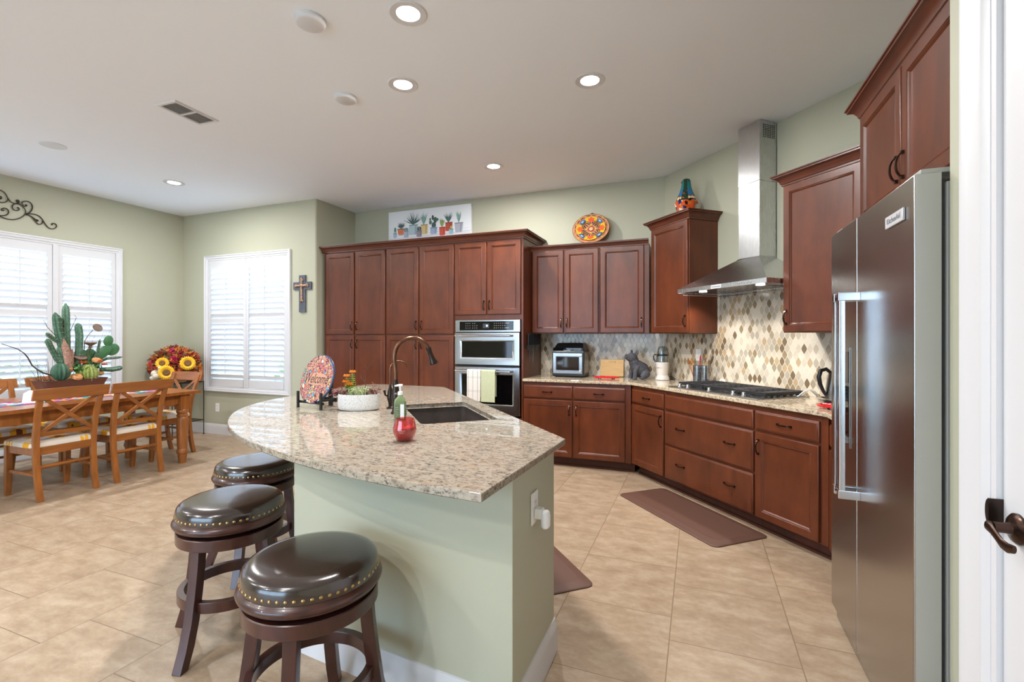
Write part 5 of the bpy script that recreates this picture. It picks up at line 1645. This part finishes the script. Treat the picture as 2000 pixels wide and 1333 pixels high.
outlet((-.5835, 1.722, .715), PI/2, 'white power outlet on the end wall of the island with a plug-in air freshener')
fr_ = thing('air_freshener', 'white plug-in air freshener in the lower socket on the island end', 'air freshener', (-.5755, 1.722, .695), PI/2)
b = MB(); b.box(-.02, .02, -.030, 0, -.018, .020); b.build('plug_body', 'outlet', fr_, bevel=.006, seg=3)
b = MB(); b.lathe([(0, -.050), (.020, -.050), (.026, -.044), (.027, -.010), (.024, .006), (.016, .012), (0, .013)], 24, c=(0, -.040, 0), sy=.62); b.build('scent_cap', flat(246, 246, 248, .3), fr_)

# ------------------------------------------------------------------ wall decorations
cr = thing('wall_crucifix', 'slate-blue wooden cross with a small copper cross on it, on the wall by the pantry', 'cross', (-4.728, YW-.001, 1.68), 0)
cr.name = 'cross_decoration'
b = MB(); b.prism([(-.052, 0), (.052, 0), (.052, .29), (.148, .29), (.148, .388), (.052, .388), (.052, .475), (-.052, .475), (-.052, .388), (-.148, .388), (-.148, .29), (-.052, .29)], 0, .022)
for v_ in b.bm.verts: v_.co = Vector((v_.co.x, -v_.co.z, v_.co.y))
b.build('backing_cross', pm('slate_wood', S(84, 88, 98), .5, var=.3, vscale=12), cr, bevel=.003)
b = MB()
b.tube([(0, -.028, .16), (0, -.028, .405)], .015, 8); b.tube([(-.085, -.028, .340), (.085, -.028, .340)], .015, 8)
for p in ((0, -.028, .152), (0, -.028, .415), (-.09, -.028, .340), (.09, -.028, .340)):
    for dx_, dz_ in ((0, .012), (.013, -.006), (-.013, -.006)): b.ball((p[0]+dx_, p[1], p[2]+dz_), (.016, .011, .016), 10, 7)
b.ball((0, -.034, .34), (.026, .012, .026), 12, 8)
b.build('copper_cross', pm('aged_copper', S(164, 132, 112), .45, var=.4, vscale=50, metal=.7, bump=.6, bscale=90), cr)

# wrought iron scroll over the long window (mirror-symmetric about the window centre)
sw = thing('iron_scroll', 'wrought iron scrollwork hanging on the green wall above the long window', 'wall decoration', (XL+.004, 2.60, 2.80), 0)
CUR = [
 [(0.140, 0.131) , (0.164, 0.145) , (0.191, 0.137) , (0.215, 0.109) , (0.229, 0.069) , (0.256, 0.038) , (0.284, 0.027) , (0.325, 0.035) , (0.355, 0.014) , (0.376, -0.019) , (0.380, -0.057) , (0.355, -0.097) , (0.317, -0.130) , (0.276, -0.151) , (0.227, -0.156) , (0.187, -0.147) , (0.164, -0.136) , (0.140, -0.120)],
 [(0.229, 0.080) , (0.229, 0.048) , (0.211, 0.024) , (0.183, 0.011) , (0.160, 0.013) , (0.144, 0.035) , (0.148, 0.063) , (0.164, 0.078) , (0.179, 0.072) , (0.177, 0.055) , (0.168, 0.050)],
 [(0.164, -0.131) , (0.191, -0.127) , (0.223, -0.111) , (0.237, -0.081) , (0.231, -0.050) , (0.207, -0.039) , (0.183, -0.051) , (0.177, -0.068) , (0.187, -0.076) , (0.197, -0.065)],
 [(0.325, 0.035) , (0.292, 0.031) , (0.268, 0.009) , (0.264, -0.020) , (0.280, -0.046) , (0.305, -0.045) , (0.323, -0.027) , (0.321, -0.008) , (0.307, -0.012)],
 [(0.384, -0.062) , (0.414, -0.038) , (0.434, 0.006) , (0.434, 0.051) , (0.410, 0.082) , (0.376, 0.081) , (0.348, 0.063) , (0.346, 0.040) , (0.361, 0.019) , (0.384, 0.025) , (0.389, 0.043) , (0.376, 0.036)],
 [(0.384, -0.062) , (0.427, -0.049) , (0.471, -0.049) , (0.506, -0.067) , (0.528, -0.101) , (0.550, -0.142) , (0.578, -0.177) , (0.614, -0.183) , (0.646, -0.162) , (0.656, -0.131) , (0.637, -0.112) , (0.614, -0.114) , (0.603, -0.128) , (0.614, -0.133)],
 [(0.376, -0.069) , (0.410, -0.072) , (0.440, -0.093) , (0.460, -0.128) , (0.484, -0.154) , (0.506, -0.152) , (0.524, -0.131) , (0.528, -0.107)],
 [(0.427, -0.080) , (0.449, -0.097) , (0.466, -0.107) , (0.486, -0.108) , (0.482, -0.121) , (0.473, -0.117)],
 [(0.284, 0.027) , (0.309, 0.038) , (0.323, 0.056) , (0.319, 0.074) , (0.305, 0.076) , (0.298, 0.060) , (0.307, 0.057)]]
for s_ in (1, -1):
    for pts in CUR:
        P = [Vector((.008, s_*y_, z_)) for y_, z_ in pts]
        Q = [P[0]]
        for a_, c_ in zip(P, P[1:]): Q += [a_.lerp(c_, .25), a_.lerp(c_, .75)]
        Q.append(P[-1])
        b = MB(); b.tube(Q, [.0055]*(len(Q)-2)+[.007, .010], 6); b.build('scroll', 'iron', sw)

# canvas print of potted succulents standing on the tall cabinets
cv = thing('canvas_print', 'wide canvas painting of potted succulents standing on top of the tall cabinets', 'painting', (-3.30, 5.43, 2.4415), 0)
b = MB(); b.box(-.625, .625, 0, .038, 0, .615); b.build('canvas', flat(232, 236, 240, .8), cv, bevel=.002, seg=1)
art = MB(); ams = []
def am(r, g, bb):
    m_ = flat(r, g, bb, .8)
    if m_ not in ams: ams.append(m_)
    art.mi = ams.index(m_)
zoff = [0.0006]
def blob(pts, col):
    zoff[0] += .00004
    am(*col); art.flatpoly([(x, -zoff[0], z) for x, z in pts])
def blade(p, q_, w_, col):
    (x0, z0), (x1, z1) = p, q_
    d_ = Vector((x1-x0, z1-z0)); n_ = Vector((-d_.y, d_.x)).normalized()*w_
    m_ = Vector((x0, z0)).lerp(Vector((x1, z1)), .4)
    blob([(x0-n_.x*.4, z0-n_.y*.4), (m_.x-n_.x, m_.y-n_.y), (x1, z1), (m_.x+n_.x, m_.y+n_.y), (x0+n_.x*.4, z0+n_.y*.4)], col)
def potp(xa, xb, zt, zb, col, tap=.12, band=None):
    w_ = xb-xa
    blob([(xa, zt), (xb, zt), (xb-w_*tap, zb+.01), (xb-w_*tap-.012, zb), (xa+w_*tap+.012, zb), (xa+w_*tap, zb+.01)], col)
    blob([(xa+.006, zt-.003), (xb-.006, zt-.003), (xb-.012, zt-.014), (xa+.012, zt-.014)], tuple(int(c*.72) for c in col))
    blob([(xb-w_*.35, zt-.016), (xb-w_*.14, zt-.016), (xb-w_*tap-.02, zb+.012), (xb-w_*.38, zb+.008)], tuple(int(c*.86) for c in col))
    if band: blob([(xa+w_*.1, zt-.03), (xb-w_*.1, zt-.03), (xb-w_*.16, zt-.07), (xa+w_*.16, zt-.07)], band)
blob([(-.62, .02), (.62, .02), (.62, .27), (-.62, .25)], (222, 222, 226))
for z in (.262, .27, .30): blob([(-.62, z-.02), (.3, z-.004), (.62, z+.012), (.62, z+.015), (.3, z), (-.62, z-.017)], (188, 192, 202))
def fan(c, n, spread, ln, w_, cols):
    for k in range(n):
        a_ = -spread+2*spread*k/(n-1)+random.uniform(-.05, .05)
        l_ = ln*random.uniform(.75, 1.05)
        blade(c, (c[0]+l_*math.sin(a_), c[1]+l_*math.cos(a_)), w_, cols[k % len(cols)])
G1 = [(70, 98, 98), (104, 134, 128), (54, 78, 82)]; G2 = [(126, 164, 158), (152, 188, 178), (96, 138, 130)]
def pots(): pass
fan((-0.071, 0.398), 9, 0.35, 0.182, 0.008, G2)
potp(-0.118, -0.004, 0.407, 0.275, (214, 190, 140), 0.03, None)
fan((0.300, 0.402), 9, 0.62, 0.142, 0.007, G1)
potp(0.255, 0.360, 0.405, 0.289, (180, 84, 64), 0.04, None)
fan((0.449, 0.389), 9, 0.3, 0.161, 0.008, G2)
potp(0.386, 0.515, 0.389, 0.261, (176, 178, 190), 0.12, None)
fan((-0.228, 0.418), 13, 1.1, 0.177, 0.006, G1)
potp(-0.296, -0.157, 0.418, 0.281, (176, 196, 204), -0.04, None)
fan((-0.418, 0.379), 11, 0.95, 0.096, 0.007, G1)
potp(-0.483, -0.361, 0.379, 0.290, (206, 140, 116), 0.16, (222, 120, 80))
blob([(0.084+0.034*math.cos(t), 0.384+0.040*math.sin(t)) for t in [2*PI*j/14 for j in range(14)]], (70, 94, 88))
blob([(0.069+0.017*math.cos(t), 0.483+0.034*math.sin(t)) for t in [2*PI*j/14 for j in range(14)]], (70, 94, 88))
blob([(0.034+0.022*math.cos(t), 0.422+0.027*math.sin(t)) for t in [2*PI*j/14 for j in range(14)]], (88, 114, 102))
blob([(0.107+0.027*math.cos(t), 0.449+0.040*math.sin(t)) for t in [2*PI*j/14 for j in range(14)]], (70, 94, 88))
blob([(0.134+0.023*math.cos(t), 0.453+0.020*math.sin(t)) for t in [2*PI*j/14 for j in range(14)]], (88, 114, 102))
blob([(0.030+0.012*math.cos(t), 0.463+0.020*math.sin(t)) for t in [2*PI*j/14 for j in range(14)]], (70, 94, 88))
potp(0.030, 0.138, 0.358, 0.267, (160, 178, 204), 0.04, None)
fan((0.210, 0.347), 9, 0.45, 0.126, 0.009, [(140, 160, 96), (112, 138, 84), (170, 184, 120)])
potp(0.165, 0.259, 0.350, 0.240, (206, 88, 70), 0.06, None)
blob([(-0.514+0.018*math.cos(t), 0.366+0.035*math.sin(t)) for t in [2*PI*j/14 for j in range(14)]], (104, 140, 126))
potp(-0.547, -0.483, 0.328, 0.259, (176, 194, 208), 0.08, None)
blob([(-0.337+0.034*math.cos(t), 0.358+0.026*math.sin(t)) for t in [2*PI*j/14 for j in range(14)]], (116, 148, 140))
potp(-0.381, -0.296, 0.345, 0.252, (176, 182, 200), 0.06, None)
blob([(-0.137+0.033*math.cos(t), 0.356+0.028*math.sin(t)) for t in [2*PI*j/14 for j in range(14)]], (66, 92, 84))
blob([(-0.137+0.009*math.cos(t), 0.356+0.028*math.sin(t)) for t in [2*PI*j/14 for j in range(14)]], (120, 146, 130))
potp(-0.181, -0.094, 0.335, 0.247, (150, 142, 156), 0.04, None)
fan((0.342, 0.316), 6, 0.5, 0.046, 0.007, [(170, 170, 90), (214, 170, 80)])
potp(0.308, 0.375, 0.316, 0.247, (150, 196, 206), 0.08, None)

art.build('painted_picture', ams, cv, merge=False)

# painted platter on its wire stand
pt = thing('plate_stand', 'thin black wire stand holding the painted oval platter', 'stand', (-1.135, 5.36, 2.3365), 0)
b = MB()
for s_ in (-1, 1):
    b.tube([(s_*.085, -.055, .0), (s_*.085, -.055, .10), (s_*.085, -.040, .092), (s_*.085, .045, .012), (s_*.085, .085, .0)], .0035, 6)
    b.tube([(s_*.085, .045, .012), (s_*.05, .066, .25), (0, .088, .43)], .0035, 6)
b.tube([(-.085, .045, .012), (.085, .045, .012)], .0035, 6)
b.tube([(-.03, .086, .42), (-.02, .091, .445), (0, .093, .455), (.02, .091, .445), (.03, .086, .42)], .0045, 8)
b.build('wire_frame', 'blackmatte', pt)
pl8 = thing('platter', 'oval hand-painted platter with orange and blue flowers above the wall cabinets', 'plate', (-1.135, 5.36, 2.3365), 0)
Mq = T(0, -.012, .085) @ RX(math.radians(-13)) @ T(0, 0, .178) @ RX(PI/2)
b = MB(); b.lathe([(0, -.012), (.10, -.012), (.13, -.006), (.205, .010), (.212, .014), (.210, .018), (.200, .016), (.13, .001), (.10, -.004), (0, -.005)], 64, M=Mq, sy=.84); b.build('dish', pm('terracotta_glaze', S(206, 142, 100), .2, var=.15, vscale=15), pl8)
art = MB(); ams = []
def pz(x, y_):
    r_ = math.hypot(x, y_/.84)
    return .0015+max(0, (r_-.13)*.215)+max(0, (r_-.10))*.13-(.005 if r_ < .1 else .0)+.003
def poly3(pts, col, lift=0):
    am(*col); art.flatpoly([Mq @ Vector((x, y_, pz(x, y_)+lift*4)) for x, y_ in pts])
def disc(cx_, cy_, rx_, ry_, col, lift=0, n=16, rot=0, wav=0, nw=5):
    P_ = []
    for k in range(n):
        a_ = 2*PI*k/n; f_ = 1+wav*math.cos(nw*a_)
        x, y_ = rx_*f_*math.cos(a_), ry_*f_*math.sin(a_)
        P_.append((cx_+x*math.cos(rot)-y_*math.sin(rot), cy_+x*math.sin(rot)+y_*math.cos(rot)))
    poly3(P_, col, lift)
disc(0, 0, .036, .034, (150, 52, 48), .0, 24, 0, .12, 8); disc(0, 0, .023, .022, (222, 178, 130), .0008, 20, 0, .12, 8)
for k in range(4):
    a_ = PI/2*k
    def R2(x, y_): return (x*math.cos(a_)-y_*math.sin(a_), (x*math.sin(a_)+y_*math.cos(a_))*.86)
    # orange flower on a yellow fan, black brackets towards the rim
    poly3([R2(*p) for p in ((.085, -.062), (.150, -.072), (.166, -.02), (.166, .02), (.150, .072), (.085, .062), (.10, 0))], (222, 178, 40), .0)
    poly3([R2(.121+.034*math.cos(t)*(1+.15*math.cos(6*t)), .036*math.sin(t)*(1+.15*math.cos(6*t))) for t in [2*PI*j/36 for j in range(36)]], (222, 92, 36), .0012)
    for y_ in (-.026, 0, .026): poly3([R2(.093+.005*math.cos(t), y_+.005*math.sin(t)) for t in [2*PI*j/8 for j in range(8)]], (246, 232, 214), .0016)
    for y_ in (-.021, .021): poly3([R2(.070+.009*math.cos(t), y_+.009*math.sin(t)) for t in [2*PI*j/10 for j in range(10)]], (96, 124, 124), .0012)
    poly3([R2(.055+.011*math.cos(t), .012*math.sin(t)) for t in [2*PI*j/10 for j in range(10)]], (226, 176, 50), .0012)
    for s_ in (-1, 1):
        poly3([R2(*p) for p in ((.176, s_*.006), (.170, s_*.03), (.176, s_*.055), (.187, s_*.078), (.180, s_*.056), (.178, s_*.03), (.182, s_*.008))], (38, 28, 24), .0012)
    a_ += PI/4
    poly3([R2(.128+.030*math.cos(t), .040*math.sin(t)) for t in [-1.7+3.4*j/16 for j in range(17)]], (52, 106, 158), .0010)
    poly3([R2(.140+.010*math.cos(t), .018*math.sin(t)) for t in [2*PI*j/10 for j in range(10)]], (150, 196, 226), .0016)
    for j in range(5):
        th = -.9+.45*j
        p0 = (.124, .030*th); p1 = (.124-.062*math.cos(th*.55), .030*th+.05*math.sin(th*.7))
        n_ = .0055
        poly3([R2(*p) for p in ((p0[0], p0[1]-n_*.5), (p1[0], p1[1]-n_), (p1[0]-.007, p1[1]), (p1[0], p1[1]+n_), (p0[0], p0[1]+n_*.5))], (56, 34, 34), .0014)
    for s_ in (-1, 1):
        poly3([R2(*p) for p in ((.176, s_*.010), (.178, s_*.035), (.166, s_*.056), (.150, s_*.058), (.164, s_*.048), (.168, s_*.03), (.168, s_*.012))], (66, 40, 34), .0012)
    poly3([R2(.190+.006*math.cos(t), .012*math.sin(t)) for t in [2*PI*j/10 for j in range(10)]], (222, 180, 50), .0012)
art.build('painted_flowers', ams, pl8, merge=False)
b = MB(); b.lathe([(.207, .0165), (.212, .0145), (.2135, .016), (.210, .0195), (.207, .0165)], 64, M=Mq, sy=.84); b.build('rim', flat(92, 78, 60, .3), pl8)

# painted ceramic figure on the cabinet left of the hood
gx_, gy_ = hp(.575, .19)
gn = thing('ceramic_figure', 'bell-shaped hand-painted ceramic figure in teal and orange on the cabinet left of the hood', 'figurine', (gx_, gy_, 2.4665), HROT)
q = N('talavera_teal')
tc = q.add('ShaderNodeTexCoord'); sx = q.add('ShaderNodeSeparateXYZ'); q.lk(tc.outputs['Object'], sx.inputs[0])
nz = q.noise(tc.outputs['Object'], 40, 3); h_ = q.math('ADD', sx.outputs['Z'], q.math('MULTIPLY', q.math('SUBTRACT', nz, .5), .05))
c1 = q.ramp(q.math('DIVIDE', h_, .45), [(.44, S(18, 24, 60)), (.50, S(232, 214, 150)), (.545, S(150, 40, 36)), (.57, S(26, 112, 160)), (.72, S(20, 122, 128)), (.86, S(20, 110, 104)), (.91, S(40, 84, 60))], 'CONSTANT')
an = q.math('ARCTAN2', sx.outputs['Y'], sx.outputs['X'])
side = q.math('GREATER_THAN', q.math('COSINE', q.math('ADD', q.math('MULTIPLY', an, 3.0), 2.6)), .45)
dark = q.ramp(nz, [(.4, S(24, 60, 44)), (.52, S(28, 40, 34)), (.60, S(200, 96, 70)), (.66, S(40, 60, 50))], 'CONSTANT')
q.set(col=q.mix(side, c1, dark), rough=.12)
b = MB(); b.lathe([(.072, .205), (.094, .212), (.094, .222), (.080, .262), (.062, .305), (.050, .345), (.044, .385), (.041, .41), (.034, .425), (.018, .434), (0, .436)], 36); b.build('bell', q.m, gn)
q = N('talavera_orange')
vo = q.add('ShaderNodeTexVoronoi'); vo.inputs['Scale'].default_value = 30; q.lk(q.coord('Object'), vo.inputs['Vector'])
sp = q.add('ShaderNodeSeparateColor'); q.lk(vo.outputs['Color'], sp.inputs[0])
q.set(col=q.ramp(sp.outputs[0], [(0, S(226, 86, 30)), (.45, S(28, 40, 110)), (.62, S(232, 226, 214)), (.78, S(30, 34, 30)), (.9, S(220, 120, 60))], 'CONSTANT'), rough=.12)
b = MB(); b.lathe([(0, 0), (.062, 0), (.066, .06), (.076, .10), (.10, .165), (.116, .200), (.112, .206), (.07, .205)], 8); b.build('skirt', q.m, gn)
b = MB(); b.ball((-.018, -.037, .40), (.009, .009, .010), 10, 7); b.build('red_dot', flat(160, 20, 40, .2), gn)

# ------------------------------------------------------------------ ceiling fittings
def disc_thing(nm, x, y_, r_, h_, label, cat):
    t = thing(nm, label, cat, (x, y_, CEIL), 0)
    b = MB(); b.lathe([(0, 0), (r_, 0), (r_, -h_*.55), (r_*.93, -h_*.8), (r_*.8, -h_), (0, -h_)], 44); b.build('housing', 'white', t)
    return t
disc_thing('smoke_detector', -1.995, 2.046, .082, .034, 'white round smoke detector beside the top recessed light', 'smoke detector')
disc_thing('smoke_detector', -2.402, 2.804, .079, .030, 'white round smoke detector left of the light over the sink', 'smoke detector')
disc_thing('ceiling_cover', -5.50, 2.535, .095, .010, 'flat white round cover plate in the ceiling above the dining table', 'cover plate')
vt = thing('ceiling_vent', 'white two-bank ceiling air vent above the dining side', 'vent', (-3.716, 2.55, CEIL), math.radians(3))
vx, vy = .105, .182
b = MB()
b.loft([[(-vx+i, -vy+i, z), (vx-i, -vy+i, z), (vx-i, vy-i, z), (-vx+i, vy-i, z)] for i, z in ((0, 0), (0, -.004), (.006, -.010), (.024, -.010), (.024, -.001))], (True, True))
b.box(-vx+.02, vx-.02, -.009, .009, -.010, -.001); b.build('frame', 'white', vt)
for s_ in (-1, 1):
    b = MB(); ya, yb = (.010, vy-.024) if s_ > 0 else (-vy+.024, -.010)
    for k in range(8):
        x = -.078+k*.0215
        b.loft([[(x, y_, -.002), (x+.003, y_, -.002), (x+.014, y_, -.011), (x+.011, y_, -.011)] for y_ in (ya, yb)])
    b.build('louver_bank', flat(226, 227, 229), vt)
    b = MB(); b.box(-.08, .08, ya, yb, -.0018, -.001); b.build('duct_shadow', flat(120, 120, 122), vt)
# ------------------------------------------------------------------ recessed ceiling lights
def can(x, y, label):
    t = thing('recessed_light', label, 'ceiling light', (x, y, CEIL), 0, 'recessed ceiling lights')
    b = MB(); b.lathe([(.062, .0), (.064, -.004), (.098, -.007), (.103, -.003), (.103, .0)], 40)
    b.build('trim_ring', 'white', t)
    b = MB(); b.lathe([(.0, -.0015), (.0625, -.0015), (.0625, -.001), (0, -.001)], 36); b.build('lens', 'lamp', t)
    ld = bpy.data.lights.new('recessed_lamp', 'AREA'); ld.shape = 'DISK'; ld.size = .11; ld.energy = LAMP_W; ld.color = (1, .985, .97)
    lo = bpy.data.objects.new('lamp', ld); COL.objects.link(lo); lo.parent = t; lo.location = (0, 0, -.012)
for x, y, l in ((-1.463, 2.2, 'bright recessed ceiling light nearest the top edge of the picture'),
                (-1.909, 2.807, 'recessed ceiling light second from the top, over the island sink'),
                (-.688, 3.227, 'recessed ceiling light between the island and the range hood'),
                (-1.958, 4.494, 'small recessed ceiling light in front of the wall oven'),
                (-5.553, 3.65, 'recessed ceiling light over the dining table')):
    can(x, y, l)
# assumed lamps, added out of view to light the room behind the camera
for x, y in ((-3.7, -.6), (-5.6, -.6), (-1.6, -.6), (-3.7, -2.2), (-1.6, -2.2), (-5.6, 1.2)):
    can(x, y, 'assumed recessed ceiling light added out of view behind the camera')
